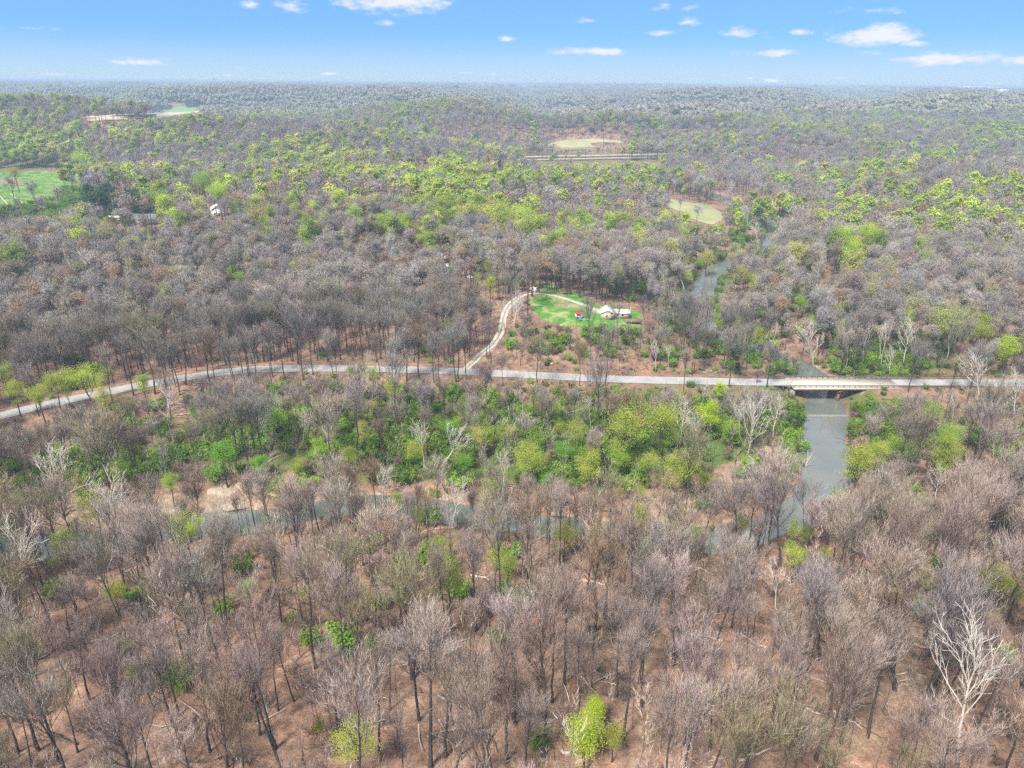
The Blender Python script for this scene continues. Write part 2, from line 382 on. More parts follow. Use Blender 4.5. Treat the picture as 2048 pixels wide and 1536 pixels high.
def ground_mat():
    m, nt, N, L, b = new_mat("forest_floor")
    g = N.new("ShaderNodeNewGeometry").outputs["Position"]
    at = N.new("ShaderNodeAttribute"); at.attribute_name = "zone"; sp = N.new("ShaderNodeSeparateColor"); L.new(at.outputs["Color"], sp.inputs[0])
    n1 = noise_node(N, L, .035, 5, .6, g); n2 = noise_node(N, L, .45, 6, .75, g); n3 = noise_node(N, L, 2.6, 4, .7, g); n4 = noise_node(N, L, .16, 6, .7, g, .6)
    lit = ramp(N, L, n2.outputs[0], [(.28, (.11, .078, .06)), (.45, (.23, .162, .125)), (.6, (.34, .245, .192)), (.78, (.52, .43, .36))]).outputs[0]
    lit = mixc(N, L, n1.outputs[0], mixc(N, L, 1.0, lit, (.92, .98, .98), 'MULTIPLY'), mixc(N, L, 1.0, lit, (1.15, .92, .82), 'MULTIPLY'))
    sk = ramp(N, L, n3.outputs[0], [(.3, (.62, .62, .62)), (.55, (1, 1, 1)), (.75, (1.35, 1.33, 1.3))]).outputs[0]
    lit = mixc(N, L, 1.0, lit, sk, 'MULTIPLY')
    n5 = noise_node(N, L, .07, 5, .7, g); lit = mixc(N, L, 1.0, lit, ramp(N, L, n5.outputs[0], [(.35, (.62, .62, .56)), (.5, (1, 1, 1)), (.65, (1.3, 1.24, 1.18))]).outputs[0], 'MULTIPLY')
    def soft(ch, nz, lo=.45, hi=.62):
        a = N.new("ShaderNodeMath"); a.operation = 'ADD'; L.new(ch, a.inputs[0]); L.new(nz, a.inputs[1])
        mr = N.new("ShaderNodeMapRange"); mr.inputs[1].default_value = lo + .5; mr.inputs[2].default_value = hi + .5; L.new(a.outputs[0], mr.inputs[0]); return mr.outputs[0]
    moss = ramp(N, L, n3.outputs[0], [(.3, (.05, .085, .02)), (.7, (.15, .23, .05))]).outputs[0]
    c = mixc(N, L, soft(sp.outputs[1], n2.outputs[0], .45, .75), lit, moss)
    grass = ramp(N, L, n4.outputs[0], [(.34, (.042, .16, .02)), (.48, (.085, .25, .03)), (.56, (.22, .29, .10)), (.66, (.38, .33, .21))]).outputs[0]
    c = mixc(N, L, soft(sp.outputs[0], n4.outputs[0], .5, .62), c, grass)
    sand = ramp(N, L, n2.outputs[0], [(.3, (.15, .108, .08)), (.5, (.28, .205, .15)), (.7, (.46, .37, .29))]).outputs[0]
    c = mixc(N, L, soft(sp.outputs[2], n2.outputs[0], .45, .6), c, sand)
    # beyond the modelled stand the woods themselves are the ground: canopy tones
    ng = noise_node(N, L, .012, 6, .75, g); nf = noise_node(N, L, .0017, 4, .6, g)
    can = ramp(N, L, ng.outputs[0], [(.35, (.10, .09, .095)), (.5, (.17, .155, .15)), (.62, (.19, .24, .11)), (.72, (.27, .32, .14))]).outputs[0]
    spy = N.new("ShaderNodeSeparateXYZ"); L.new(g, spy.inputs[0])
    mr = N.new("ShaderNodeMapRange"); mr.inputs[1].default_value = 1500; mr.inputs[2].default_value = 3500; L.new(spy.outputs[1], mr.inputs[0])
    c = mixc(N, L, mr.outputs[0], c, can)
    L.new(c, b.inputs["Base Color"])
    bp = N.new("ShaderNodeBump"); bp.inputs["Strength"].default_value = .6; bp.inputs["Distance"].default_value = .25; L.new(n2.outputs[0], bp.inputs["Height"]); L.new(bp.outputs[0], b.inputs["Normal"])
    b.inputs["Specular IOR Level"].default_value = .05
    return m
M['ground'] = ground_mat()
def water_mat():
    m, nt, N, L, b = new_mat("river_water")
    g = N.new("ShaderNodeNewGeometry").outputs["Position"]
    n = noise_node(N, L, .9, 3, .5, g); n2 = noise_node(N, L, .05, 3, .5, g)
    L.new(ramp(N, L, n2.outputs[0], [(.35, (.13, .155, .15)), (.65, (.19, .205, .185))]).outputs[0], b.inputs["Base Color"])
    b.inputs["Roughness"].default_value = .04; b.inputs["IOR"].default_value = 2.4; b.inputs["Specular IOR Level"].default_value = .5
    bp = N.new("ShaderNodeBump"); bp.inputs["Strength"].default_value = .05; bp.inputs["Distance"].default_value = .03; L.new(n.outputs[0], bp.inputs["Height"]); L.new(bp.outputs[0], b.inputs["Normal"])
    return m
M['water'] = water_mat()
M['asphalt'] = rough_mat("road_asphalt", (.31, .315, .32), (.42, .425, .43), .25, .9, .2, detail=8)
M['gravel'] = rough_mat("drive_gravel", (.36, .34, .31), (.58, .56, .52), .8, .95, .1, detail=8)
M['rut'] = rough_mat("grassy_crown", (.2, .2, .1), (.33, .28, .19), .8, .95, .1, detail=8)
M['concrete'] = rough_mat("bridge_concrete", (.46, .41, .36), (.62, .57, .51), .35, .85, .2, detail=8)
M['concrete_dark'] = rough_mat("weathered_concrete", (.2, .17, .15), (.38, .33, .29), .5, .9, .1, detail=8)
M['rust'] = rough_mat("rusty_steel", (.13, .06, .045), (.28, .13, .09), .9, .8, .2)
M['steel'] = rough_mat("galvanised_steel", (.3, .3, .3), (.45, .45, .45), 2, .5, .4, .5)
M['darkrail'] = rough_mat("dark_rail", (.10, .085, .08), (.2, .17, .16), 2, .7, .3)
M['dark'] = rough_mat("dark_rubber", (.02, .02, .02), (.04, .04, .04), 3, .7, .3)
M['glass'] = rough_mat("dark_glass", (.02, .025, .03), (.05, .06, .07), 2, .08, .8)
M['white'] = rough_mat("white_paint", (.72, .72, .72), (.82, .82, .82), 1.5, .5, .3)
M['wroof'] = rough_mat("white_metal_roof", (.66, .68, .7), (.82, .83, .84), 1.2, .45, .35)
M['groof'] = rough_mat("grey_shingles", (.17, .18, .2), (.27, .28, .3), 2.0, .9, .1)
M['tan'] = rough_mat("tan_siding", (.42, .34, .27), (.54, .45, .36), 2.0, .85, .1)
M['wood'] = rough_mat("weathered_wood", (.2, .14, .1), (.36, .27, .19), 2.5, .9, .1)
M['deadwood'] = rough_mat("dead_wood", (.34, .29, .25), (.6, .54, .48), 2.5, .9, .1)
M['darkwood'] = rough_mat("dark_dead_wood", (.07, .055, .045), (.17, .13, .1), 2.5, .9, .1)
M['red'] = rough_mat("red_plastic", (.45, .02, .04), (.55, .04, .06), 2, .5, .3)
M['blue'] = rough_mat("blue_plastic", (.03, .15, .5), (.05, .22, .6), 2, .5, .3)
M['rock'] = rough_mat("pale_rock", (.26, .2, .15), (.5, .41, .33), .8, .95, .1, bump=.6, detail=8)
M['field'] = rough_mat("field_grass", (.14, .27, .10), (.22, .34, .15), .02, .95, .05, detail=8)
M['stubble'] = rough_mat("field_stubble", (.42, .34, .24), (.55, .46, .33), .02, .95, .05, detail=8)
M['hillgrass'] = rough_mat("hill_grass", (.27, .29, .15), (.42, .41, .26), .03, .95, .05, detail=8)
M['meadow'] = rough_mat("meadow_grass", (.24, .28, .13), (.40, .385, .22), .04, .95, .05, detail=8)
# ------------------------------------------------------------------ ground sheet
LAWN = [(1060, 600), (1068, 590), (1100, 586), (1150, 596), (1190, 612), (1205, 622), (1240, 618), (1290, 636), (1312, 652), (1265, 668), (1210, 662), (1160, 656), (1118, 660), (1085, 645), (1066, 620)]
LAWN2 = [(1040, 560), (1090, 556), (1180, 580), (1240, 600), (1300, 625), (1290, 640), (1200, 618), (1100, 585), (1060, 584)]
DRY = [(1060, 640), (1100, 640), (1160, 652), (1150, 668), (1100, 668), (1062, 660)]
DRY2 = [(1150, 590), (1215, 594), (1235, 606), (1190, 606)]
SANDP = [(1112, 608), (1124, 604), (1134, 608), (1134, 613), (1120, 616), (1112, 612)]
GREENG = [  # mossy / green undergrowth on the ground, strength 0-9, rows of picture height, columns of 128 px
    (320, "5500000000430000"), (430, "6600000000430000"), (470, "1100000000430000"), (520, "0000000111441000"), (560, "0000000011111100"), (600, "0000000012224100"), (660, "0000000144432310"), (700, "0000000145532773"), (735, "0100011223443664"),
    (775, "1000334444556532"), (830, "2344566677776755"), (890, "5556677788875544"), (950, "6555666777764422"), (990, "6310223222210311"), (1060, "1000112111100331"), (1140, "1111023320000121"),
    (1250, "0111033310000011"), (1350, "0121012210011111"), (1450, "1200000120011100"), (1540, "0100000110000001")]
def table(tab, px, py):
    ys = np.array([r[0] for r in tab], float); G = np.array([[int(c) for c in r[1]] for r in tab], float)
    fx = np.clip((px - 64) / 128, 0, 14.999); fy = np.interp(py, ys, np.arange(len(ys))); fy = np.clip(fy, 0, len(ys) - 1.001)
    ix = fx.astype(int); iy = fy.astype(int); tx = fx - ix; ty = fy - iy
    return ((G[iy, ix] * (1 - tx) + G[iy, ix + 1] * tx) * (1 - ty) + (G[iy + 1, ix] * (1 - tx) + G[iy + 1, ix + 1] * tx) * ty) / 9

def axis(a, b, step, lim0, lim1, grow):
    mid = list(np.arange(a, b + .01, step)); s = step; x = b; up = []
    while x < lim1: s *= grow; x += s; up.append(min(x, lim1))
    s = step; x = a; dn = []
    while x > lim0: s *= grow; x -= s; dn.append(max(x, lim0))
    return np.array(dn[::-1] + mid + up)
XS = axis(-250, 250, 2.0, -34000, 34000, 1.05); YS = axis(62, 500, 2.0, -200, 42000, 1.032)
GX, GY = np.meshgrid(XS, YS); GZ = H(GX, GY)
gv = np.stack([GX, GY, GZ], -1).reshape(-1, 3)
nx, ny = len(XS), len(YS)
i = (np.arange(ny - 1)[:, None] * nx + np.arange(nx - 1)[None]).ravel()
ground_me = mk_mesh("ground", gv, np.stack([i, i + 1, i + 1 + nx, i + nx], 1), None, [M['ground']], smooth=True)
qx, qy = proj(gv)
jit = np.random.RandomState(9).uniform(-1, 1, (32, 2)) * [24, 9]
def soft_in(poly): return sum(inpoly(qx + a, qy + b, poly) * 1.0 for a, b in jit) / len(jit)
zr = (soft_in(LAWN) * np.where(qx > 1235, .62, 1.0) + soft_in(LAWN2) * .62) * (1 - .6 * soft_in(DRY)) * (1 - .6 * soft_in(DRY2))
PAST = [(-60, 342), (60, 340), (150, 342), (178, 352), (160, 372), (118, 385), (125, 400), (60, 412), (-60, 428)]
zr = np.maximum(zr, soft_in(PAST) * .9)
zr = np.maximum(zr, inpoly(qx, qy, [(1700, 815), (1900, 820), (1960, 850), (1900, 900), (1740, 880)]) * .35)
zg = table(GREENG, qx, qy) * (gv[:, 1] < 900); zg = np.maximum(zg, .55 * ((gv[:, 1] > 900) & (qy > 300) & (qy < 335) & (qx > 1030) & (qx < 1340)))
dr = seglines(ROADW, gv[:, 0], gv[:, 1]); zr = np.maximum(zr, .42 * (dr < 7.5) * (gv[:, 0] > 40) )
dd = seglines(RIV, gv[:, 0], gv[:, 1]); db = np.minimum(seglines(BAR, gv[:, 0], gv[:, 1]) - 5, seglines(BANKL, gv[:, 0], gv[:, 1]) - 2.6)
zb = np.maximum(np.clip(1 - db / 3.0, 0, 1), np.clip(1 - (dd - 6.5) / 2.5, 0, 1) * .5)
zb = np.maximum(zb, inpoly(qx, qy, SANDP) * 1.0)
zb = np.maximum(zb, inpoly(qx, qy, [(0, 360), (14, 355), (40, 358), (50, 366), (30, 371), (0, 370)]) * 1.0)
zb = np.maximum(zb, inpoly(qx, qy, [(1765, 840), (1800, 845), (1850, 862), (1830, 868), (1790, 856)]) * .8)
zg = zg * (1 - np.clip(zb, 0, 1))
ca = ground_me.color_attributes.new("zone", 'FLOAT_COLOR', 'POINT')
ca.data.foreach_set("color", np.stack([np.clip(zr, 0, 1), zg, np.clip(zb, 0, 1), np.ones_like(zg)], 1).astype(np.float32).ravel())
ground = tag(link("ground", ground_me), kind="structure", label="leaf-littered forest floor with mossy green flats")

def strip(line, w, off=0.0):
    """centre line to a strip of points, width may vary"""
    P = np.asarray(line, float); T = np.gradient(P, axis=0); T /= np.linalg.norm(T, axis=1, keepdims=True); Nn = np.stack([-T[:, 1], T[:, 0]], 1)
    return P, T, Nn
def ribbon(name, line, half, lift, mat, n_across=3, zf=None, noise=0.0, seed=1):
    P, T, Nn = strip(line, 0); rng = np.random.RandomState(seed)
    hw = half * (1 + noise * np.convolve(rng.uniform(-1, 1, len(P) + 6), np.ones(7) / 7, 'valid')[:len(P)])
    s = np.linspace(-1, 1, n_across); XY = P[:, None] + Nn[:, None] * (s[None, :, None] * hw[:, None, None])
    z = (H(XY[..., 0], XY[..., 1]) if zf is None else zf(XY)) + lift
    V = np.concatenate([XY, z[..., None]], -1).reshape(-1, 3); n, k = len(P), n_across
    i = (np.arange(n - 1)[:, None] * k + np.arange(k - 1)[None]).ravel()
    return mk_mesh(name, V, np.stack([i, i + k, i + k + 1, i + 1], 1), None, [mat], smooth=False)

# river: one sheet of water in the trench
P = smooth_line(RIV_A, 5)
riv = tag(link("river", ribbon("river", P, 11.5, 0, M['water'], 3, lambda XY: np.full(XY.shape[:2], WATER))), kind="structure", label="slow grey-green creek winding under the road bridge")

# ------------------------------------------------------------------ road, bridge
bxL = onplane(1578, 766, 0)[0]; bxR = onplane(1790, 766, 0)[0]
dens = smooth_line(ROADW, 3)
left = dens[dens[:, 0] < bxL]; right = dens[dens[:, 0] > bxR]
yb = np.interp([bxL, bxR], dens[:, 0], dens[:, 1])
left = np.vstack([left, [bxL, yb[0]]]); right = np.vstack([[bxR, yb[1]], right])
zroad = lambda XY: np.full(XY.shape[:2], 0.0)
for ln in (left, right):
    tag(link("road", ribbon("road", ln, 3.25, 0.03, M['asphalt'], 3, zroad, noise=.10)), kind="structure", label="pale grey two-lane country road along the valley side")
bang = math.atan2(yb[1] - yb[0], bxR - bxL); bl = math.hypot(bxR - bxL, yb[1] - yb[0])
bridge = empty("road_bridge", ((bxL + bxR) / 2, (yb[0] + yb[1]) / 2, 0), bang)
tag(bridge, "pale concrete road bridge with low railings over the creek", "bridge")
h = bl / 2
MB().box(-h, h, -4.6, 4.6, -.42, .05).build("deck", M['concrete'], bridge)
MB().box(-h + .3, h - .3, -3.9, 3.9, -1.35, -.423).build("girder", M['concrete_dark'], bridge)
for s in (-1, 1):
    b = MB(); b.box(-h - 8, h + 30, s * 4.42 - .12, s * 4.42 + .12, .62, .92); 
    for x in np.arange(-h - 7.8, h + 29.9, 2.0): b.box(x - .09, x + .09, s * 4.42 - .09, s * 4.42 + .09, (.05 if abs(x) < h else -.9), .618)
    b.build("railing", M['darkrail'], bridge)
    MB().box(-h, h, s * 4.72 - .117, s * 4.72 + .117, -.75, .16).build("curb", M['concrete'], bridge)
pxp = onplane(1682, 800, -4)[0] - (bxL + bxR) / 2
b = MB()
for yy in (-3.3, 0, 3.3): b.tube([(pxp, yy, -7), (pxp, yy, -1.9)], [.45, .45], 10)
b.box(pxp - .35, pxp + .35, -4.0, 4.0, -7.2, -2.6)
b.box(pxp - .6, pxp + .6, -4.5, 4.5, -1.95, -1.353); b.build("pier", M['rust'], bridge)
for s in (-1, 1):
    b = MB(); x = s * (h + .3)
    b.box(min(x, x - s * 1.0), max(x, x - s * 1.0), -4.9, 4.9, -6.5, -1.36)
    for t in (-1, 1):
        V = [(x, t * 4.92, -6), (x + s * 5, t * 7.5, -6), (x + s * 5, t * 7.5, -3.4), (x, t * 4.92, -1.4), (x, t * 5.3, -6), (x + s * 5, t * 7.9, -6), (x + s * 5, t * 7.9, -3.4), (x, t * 5.3, -1.4)]
        b.add(V, [(0, 1, 2, 3), (4, 7, 6, 5), (3, 2, 6, 7), (1, 5, 6, 2), (0, 3, 7, 4)])
    b.build("abutment", M['concrete_dark'], bridge)

# driveway up to the lawn
DRV_PX = [(925, 744), (935, 735), (955, 715), (985, 690), (1002, 662), (1006, 640), (1012, 620), (1022, 607), (1040, 594), (1062, 587), (1085, 588), (1110, 592), (1140, 601), (1170, 611), (1192, 620), (1203, 627)]
a = march([p[0] for p in DRV_PX], [p[1] for p in DRV_PX])
DRV = smooth_line(a[:, :2], 5)
tag(link("driveway", ribbon("driveway", DRV, 1.55, 0.10, M['gravel'], 5, noise=.35)), kind="structure", label="gravel driveway curving from the road up round the lawn")
md = link("driveway_crown", ribbon("driveway_crown", DRV[3:int(len(DRV) * .55)], .38, 0.125, M['rut'], 3, noise=.6)); tag(md, kind="structure", label="grassy strip between the wheel ruts of the driveway")
tag(link("highway", ribbon("highway", HWY, 4.6, 0, M['concrete'], 3, lambda XY: np.full(XY.shape[:2], 4.6))), kind="structure", label="far carriageway crossing the wooded valley")
P_, T_, N_ = strip(HWY, 0)
tag(link("highway", ribbon("highway", P_ - N_ * 36, 3.6, 0, M['concrete'], 3, lambda XY: np.full(XY.shape[:2], 4.2))), kind="structure", label="nearer carriageway of the far highway")

# far fields lying on the land
def field(name, poly, mat, label, n=(46, 14), lift=.5):
    poly = np.array(poly, float); x0, y0 = poly.min(0); x1, y1 = poly.max(0)
    gx, gy = np.meshgrid(np.linspace(x0, x1, n[0]), np.linspace(y0, y1, n[1]))
    # squeeze each row into the outline
    for r in range(n[1]):
        yy = np.clip(gy[r, 0], y0 + .3, y1 - .3); xs = []
        for k in range(len(poly)):
            (ax, ay), (bx, by) = poly[k], poly[(k + 1) % len(poly)]
            if (ay > yy) != (by > yy): xs.append(ax + (yy - ay) / (by - ay) * (bx - ax))
        if len(xs) >= 2: gx[r] = np.linspace(min(xs), max(xs), n[0])
    P = march(gx.ravel(), gy.ravel()); P[:, 2] += lift
    i = (np.arange(n[1] - 1)[:, None] * n[0] + np.arange(n[0] - 1)[None]).ravel()
    return tag(link(name, mk_mesh(name, P, np.stack([i + n[0], i + n[0] + 1, i + 1, i], 1), None, [mat], smooth=True)), kind="structure", label=label)
F_GREEN = [(280, 231), (330, 219), (360, 213), (395, 213), (425, 216), (400, 222), (350, 226)]
F_TAN = [(170, 233), (200, 230), (285, 228), (350, 223.5), (395, 222), (398, 225), (330, 232), (240, 240), (176, 243)]
F_HILL = [(1092, 290), (1115, 283), (1150, 279), (1190, 278.5), (1230, 281), (1262, 285), (1235, 291), (1180, 295), (1130, 296)]
F_MEAD = [(1305, 398), (1330, 397), (1370, 404), (1420, 412), (1442, 426), (1446, 440), (1425, 450), (1395, 444), (1375, 432), (1345, 418)]
field("field", F_GREEN, M['field'], "far green field on the ridge, left", (30, 8))
field("field", F_TAN, M['stubble'], "long tan ploughed field on the far ridge", (30, 8))
field("meadow", F_HILL, M['hillgrass'], "open pale meadow on a hill beyond the highway", (30, 8))
field("meadow", F_MEAD, M['meadow'], "clearing in the valley beside the upper creek", (40, 14), .3)

# ------------------------------------------------------------------ buildings and small things
def gable(mb_w, mb_r, x0, x1, y0, y1, hw, hr, axis='y', ov=.4, th=.14):
    """walls into mb_w, a two-slope roof with eaves into mb_r; ridge along axis"""
    mb_w.box(x0, x1, y0, y1, -.6, hw)
    if axis == 'y':
        xm = (x0 + x1) / 2; mb_w.add([(x0, y0, hw), (x1, y0, hw), (xm, y0, hw + hr), (x0, y1, hw), (x1, y1, hw), (xm, y1, hw + hr)], None, [(0, 1, 2), (4, 3, 5)])
        sl = hr / (xm - x0); e0 = hw - ov * sl + .03; r = hw + hr + .03
        for sx, xe in ((1, x0 - ov), (-1, x1 + ov)):
            V = [(xe, y0 - ov, e0), (xe, y1 + ov, e0), (xm, y1 + ov, r), (xm, y0 - ov, r)]; V += [(a, b, c + th) for a, b, c in V]
            mb_r.add(V, [(0, 1, 2, 3), (7, 6, 5, 4), (0, 3, 7, 4), (1, 5, 6, 2), (0, 4, 5, 1)])
    else:
        ym = (y0 + y1) / 2; mb_w.add([(x0, y0, hw), (x0, y1, hw), (x0, ym, hw + hr), (x1, y0, hw), (x1, y1, hw), (x1, ym, hw + hr)], None, [(1, 0, 2), (3, 4, 5)])
        sl = hr / (ym - y0); e0 = hw - ov * sl + .03; r = hw + hr + .03
        for ye in (y0 - ov, y1 + ov):
            V = [(x0 - ov, ye, e0), (x1 + ov, ye, e0), (x1 + ov, ym, r), (x0 - ov, ym, r)]; V += [(a, b, c + th) for a, b, c in V]
            mb_r.add(V, [(0, 1, 2, 3), (7, 6, 5, 4), (0, 4, 5, 1), (0, 3, 7, 4), (1, 5, 6, 2)])
def window(par, x, y, z, w, h_, facing='y'):
    f = MB().box(x - w / 2 - .08, x + w / 2 + .08, y - .05, y - .001, z - h_ / 2 - .08, z + h_ / 2 + .08).build("window", M['white'], par)
    MB().box(x - w / 2, x + w / 2, y - .075, y - .052, z - h_ / 2, z + h_ / 2).build("pane", M['glass'], f)

p = march(1216, 640)[0]
hs = empty("house", (p[0], p[1] + 3, p[2] + .2), -.10); hs.scale = (.88, .88, .88); tag(hs, "small tan house with white metal roof at the lawn's edge", "house")
w = MB(); r = MB(); gable(w, r, -3.1, 3.1, -3, 6.5, 3.0, 1.5); gable(w, r, 3.102, 10.6, .2, 5.4, 2.4, 1.1, 'x')
w.build("wall", M['tan'], hs); rf = r.build("roof", M['wroof'], hs)
MB().box(-.4, .4, 3.6, 4.4, 3.7, 5.2).build("chimney", M['concrete_dark'], rf)
window(hs, -.4, -3, 1.6, .8, .9); window(hs, 1.9, -3, 3.1, .5, .8); window(hs, 5, .2, 1.5, 1.0, .9); window(hs, 7.4, .2, 1.5, 1.0, .9)
d_ = MB().box(1.9, 2.8, -3.05, -3.002, 0, 2.05).build("door", M['darkwood'], hs); MB().box(2.0, 2.07, -3.1, -3.052, .95, 1.1).build("handle", M['steel'], d_)
p = march(1266, 645)[0]
dk = empty("deck", (p[0], p[1], p[2])); tag(dk, "weathered wooden deck beside the white-roofed house", "deck")
b = MB(); [b.box(-3.4, 3.4, -2.2 + k * .42, -2.2 + k * .42 + .39, .85, .92) for k in range(11)]; b.build("floorboards", M['wood'], dk)
for x in (-3.2, 3.2):
    for y in (-2.0, 2.2): MB().box(x - .09, x + .09, y - .09, y + .09, -.5, .849).build("post", M['wood'], dk)
b = MB(); b.box(-3.4, 3.4, -2.2, -2.1, 1.75, 1.85); b.box(3.3, 3.4, -2.099, 2.4, 1.75, 1.85)
for x in np.arange(-3.3, 3.35, .6): b.box(x - .04, x + .04, -2.19, -2.11, .921, 1.749)
b.build("railing", M['wood'], dk)

p = march(1157, 636)[0]
pl = empty("playhouse", (p[0], p[1], p[2]), .2); tag(pl, "children's white playhouse with red roof and blue slide on the lawn", "playhouse")
for x in (-1.2, 1.2):
    for y in (-1.1, 1.1): MB().box(x - .08, x + .08, y - .08, y + .08, -.2, 2.2).build("post", M['white'], pl)
MB().box(-1.3, 1.3, -1.2, 1.2, .95, 1.05).box(-1.3, 1.3, 1.205, 1.26, .3, 2.1).box(-1.36, -1.302, -1.2, 1.2, .3, 1.9).build("panel", M['white'], pl)
w = MB(); r = MB(); r.add([(-1.5, -1.5, 2.2), (1.5, -1.5, 2.2), (1.5, 1.5, 2.2), (-1.5, 1.5, 2.2), (0, -1.5, 3.0), (0, 1.5, 3.0)], [(0, 4, 5, 3), (4, 1, 2, 5), (0, 1, 2, 3)], [(0, 1, 4), (2, 3, 5)]); r.build("roof", M['red'], pl)
r = MB(); r.add([(-.5, -1.25, 1.0), (.3, -1.25, 1.0), (.3, -3.2, .15), (-.5, -3.2, .15), (-.5, -1.25, .9), (.3, -1.25, .9), (.3, -3.2, .05), (-.5, -3.2, .05), (-.6, -1.25, 1.3), (-.6, -3.2, .4), (.4, -1.25, 1.3), (.4, -3.2, .4)],
    [(0, 1, 2, 3), (4, 7, 6, 5), (0, 3, 9, 8), (1, 10, 11, 2), (3, 2, 6, 7)]); r.build("slide", M['blue'], pl)

def car_mesh(name, mat, x, y, z, rz, label, van=False):
    """hood, cabin and boot drawn as a profile, pressed into a rounded body; wheels with rims"""
    c = empty(name, (x, y, z), rz)
    prof = [(-2.2, .35), (-2.25, .75), (-2.05, .98), (-1.5, 1.02), (-.95, 1.42), (.35, 1.45), (1.0, 1.0), (2.05, .85), (2.2, .6), (2.15, .33)] if not van else \
           [(-2.4, .4), (-2.45, 1.5), (-2.3, 1.95), (1.1, 1.98), (1.75, 1.3), (2.35, 1.1), (2.45, .7), (2.4, .38)]
    n = len(prof); cx = sum(a for a, _ in prof) / n
    rows = []
    for yy, s in ((-.85, .93), (-.78, 1), (.78, 1), (.85, .93)):
        rows += [((a - cx) * (s * .5 + .5) + cx, yy * (1 if q < 1.0 else .86), .35 + (q - .35) * (s * .4 + .6)) for a, q in prof]
    b = MB(); Q = [(r * n + k, r * n + (k + 1) % n, (r + 1) * n + (k + 1) % n, (r + 1) * n + k) for r in range(3) for k in range(n)]
    b.add(rows, Q); b.add(rows[:n] + [(cx, -.85, .7)], None, [((k + 1) % n, k, n) for k in range(n)]); b.add(rows[3 * n:] + [(cx, .85, .7)], None, [(k, (k + 1) % n, n) for k in range(n)])
    b.build("body", mat, c, True)
    a, q = (prof[6], prof[5]) if not van else (prof[4], prof[3])
    for nm, (A, B_) in (("windscreen", (a, q)), ("rear_window", (prof[3], prof[4]) if not van else (prof[1], prof[2]))):
        V = []
        for t in (.1, .9):
            X = A[0] + (B_[0] - A[0]) * t; Z = A[1] + (B_[1] - A[1]) * t
            V += [(X + (.03 if nm == "windscreen" else -.03), -.6, Z + .035), (X + (.03 if nm == "windscreen" else -.03), .6, Z + .035)]
        MB().add(V, [(0, 1, 3, 2)]).build(nm, M['glass'], c)
    for s in (-1, 1):
        zt = 1.3 if not van else 1.75
        V = [(-1.1, s * .83, 1.0), (.75, s * .83, 1.0), (.3, s * .78, zt), (-.8, s * .78, zt)]
        MB().add([(a_, b_ + s * .03, c_) for a_, b_, c_ in V], [(0, 1, 2, 3)]).build("side_window", M['glass'], c)
        for xx in (-1.35, 1.4):
            w_ = MB().tube([(xx, s * .66, .33), (xx, s * .9, .33)], [.33, .33], 16).build("wheel", M['dark'], c)
            MB().tube([(xx, s * .89, .33), (xx, s * .915, .33), (xx, s * .916, .33)], [.2, .19, .001], 12).build("rim", M['steel'], w_)
        MB().box(2.1, 2.2, s * .6 - .15, s * .6 + .15, .62, .78).build("headlight", M['white'], c)
    return tag(c, label, "car" if not van else "van")
p = march(1067, 582)[0]
car_mesh("van", M['white'], p[0], p[1], p[2], 2.2, "white van parked at the top bend of the gravel driveway", True)
for (x, y, a, l) in ((879, 512, .5, "white car in the woods, farthest left and highest of those half hidden"), (889, 518, 2.4, "pale car close behind the farthest left one in the woods"), (894, 533, 1.9, "white car below the pair of cars in the bare woods"),
                     (942, 556, -.5, "white car nearest the lawn among the trees, lowest of those"), (959, 541, 1.5, "pale car between the trees just above the lowest one"), (1029, 537, 1.2, "pale car at the wood's edge above the lawn, rightmost of those")):
    p = march(x, y)[0]; car_mesh("parked_car", M['white'], p[0], p[1], p[2], a, l)["group"] = "old cars left among the trees above the lawn"
p = march(1133, 588)[0]
wt = empty("wagon", (p[0], p[1], p[2]), .3); tag(wt, "rusty farm wagon with wooden racks standing behind the driveway", "wagon")
MB().box(-2.4, 2.4, -1, 1, .8, .95).build("bed", M['wood'], wt)
for s in (-1, 1):
    b = MB(); [b.box(-2.4, 2.4, s * 1.0 - .04, s * 1.0 + .04, z, z + .2) for z in (1.05, 1.4, 1.75)]; [b.box(x - .05, x + .05, s * .9 - .05, s * .9 + .05, .951, 2.0) for x in (-2.3, 0, 2.3)]; b.build("rack", M['rust'], wt)
    for x in (-1.6, 1.6): MB().tube([(x, s * .8, .45), (x, s * 1.0, .45)], [.45, .45], 14).build("wheel", M['dark'], wt)
p = march(1103, 733)[0]
mbx = empty("mailbox", (p[0], p[1], p[2])); tag(mbx, "white mailbox on a post on the far side of the road", "mailbox")
MB().box(-.06, .06, -.06, .06, -.3, 1.1).build("post", M['wood'], mbx)
MB().tube([(-.32, 0, 1.28), (.32, 0, 1.28)], [.19, .19], 10).box(-.32, .32, -.19, .19, 1.1, 1.28).build("box", M['white'], mbx)

def simple_house(px, py, w_, d, hw, hr, wm, rm, rz, label, cat="house", name="house", axis='x'):
    p = march(px, py)[0]; o = empty(name, (p[0], p[1], p[2] + .2), rz); tag(o, label, cat)
    w = MB(); r = MB(); gable(w, r, -w_ / 2, w_ / 2, -d / 2, d / 2, hw, hr, axis); w.build("wall", wm, o); r.build("roof", rm, o)
    for x in np.linspace(-w_ / 2 + 1.6, w_ / 2 - 1.6, max(2, int(w_ / 4))): window(o, x, -d / 2, 1.6, 1.1, 1.1)
    MB().box(-.5, .5, -d / 2 - .06, -d / 2 - .003, 0, 2.1).build("door", M['darkwood'], o); return o
simple_house(294, 446, 15, 9, 2.9, 2.6, M['tan'], M['groof'], .03, "long house with grey shingle roof below the dark pines")
simple_house(229, 442, 8.5, 4, 2.4, .7, M['white'], M['wroof'], -.05, "low white shed left of the grey-roofed house", "shed", "shed")
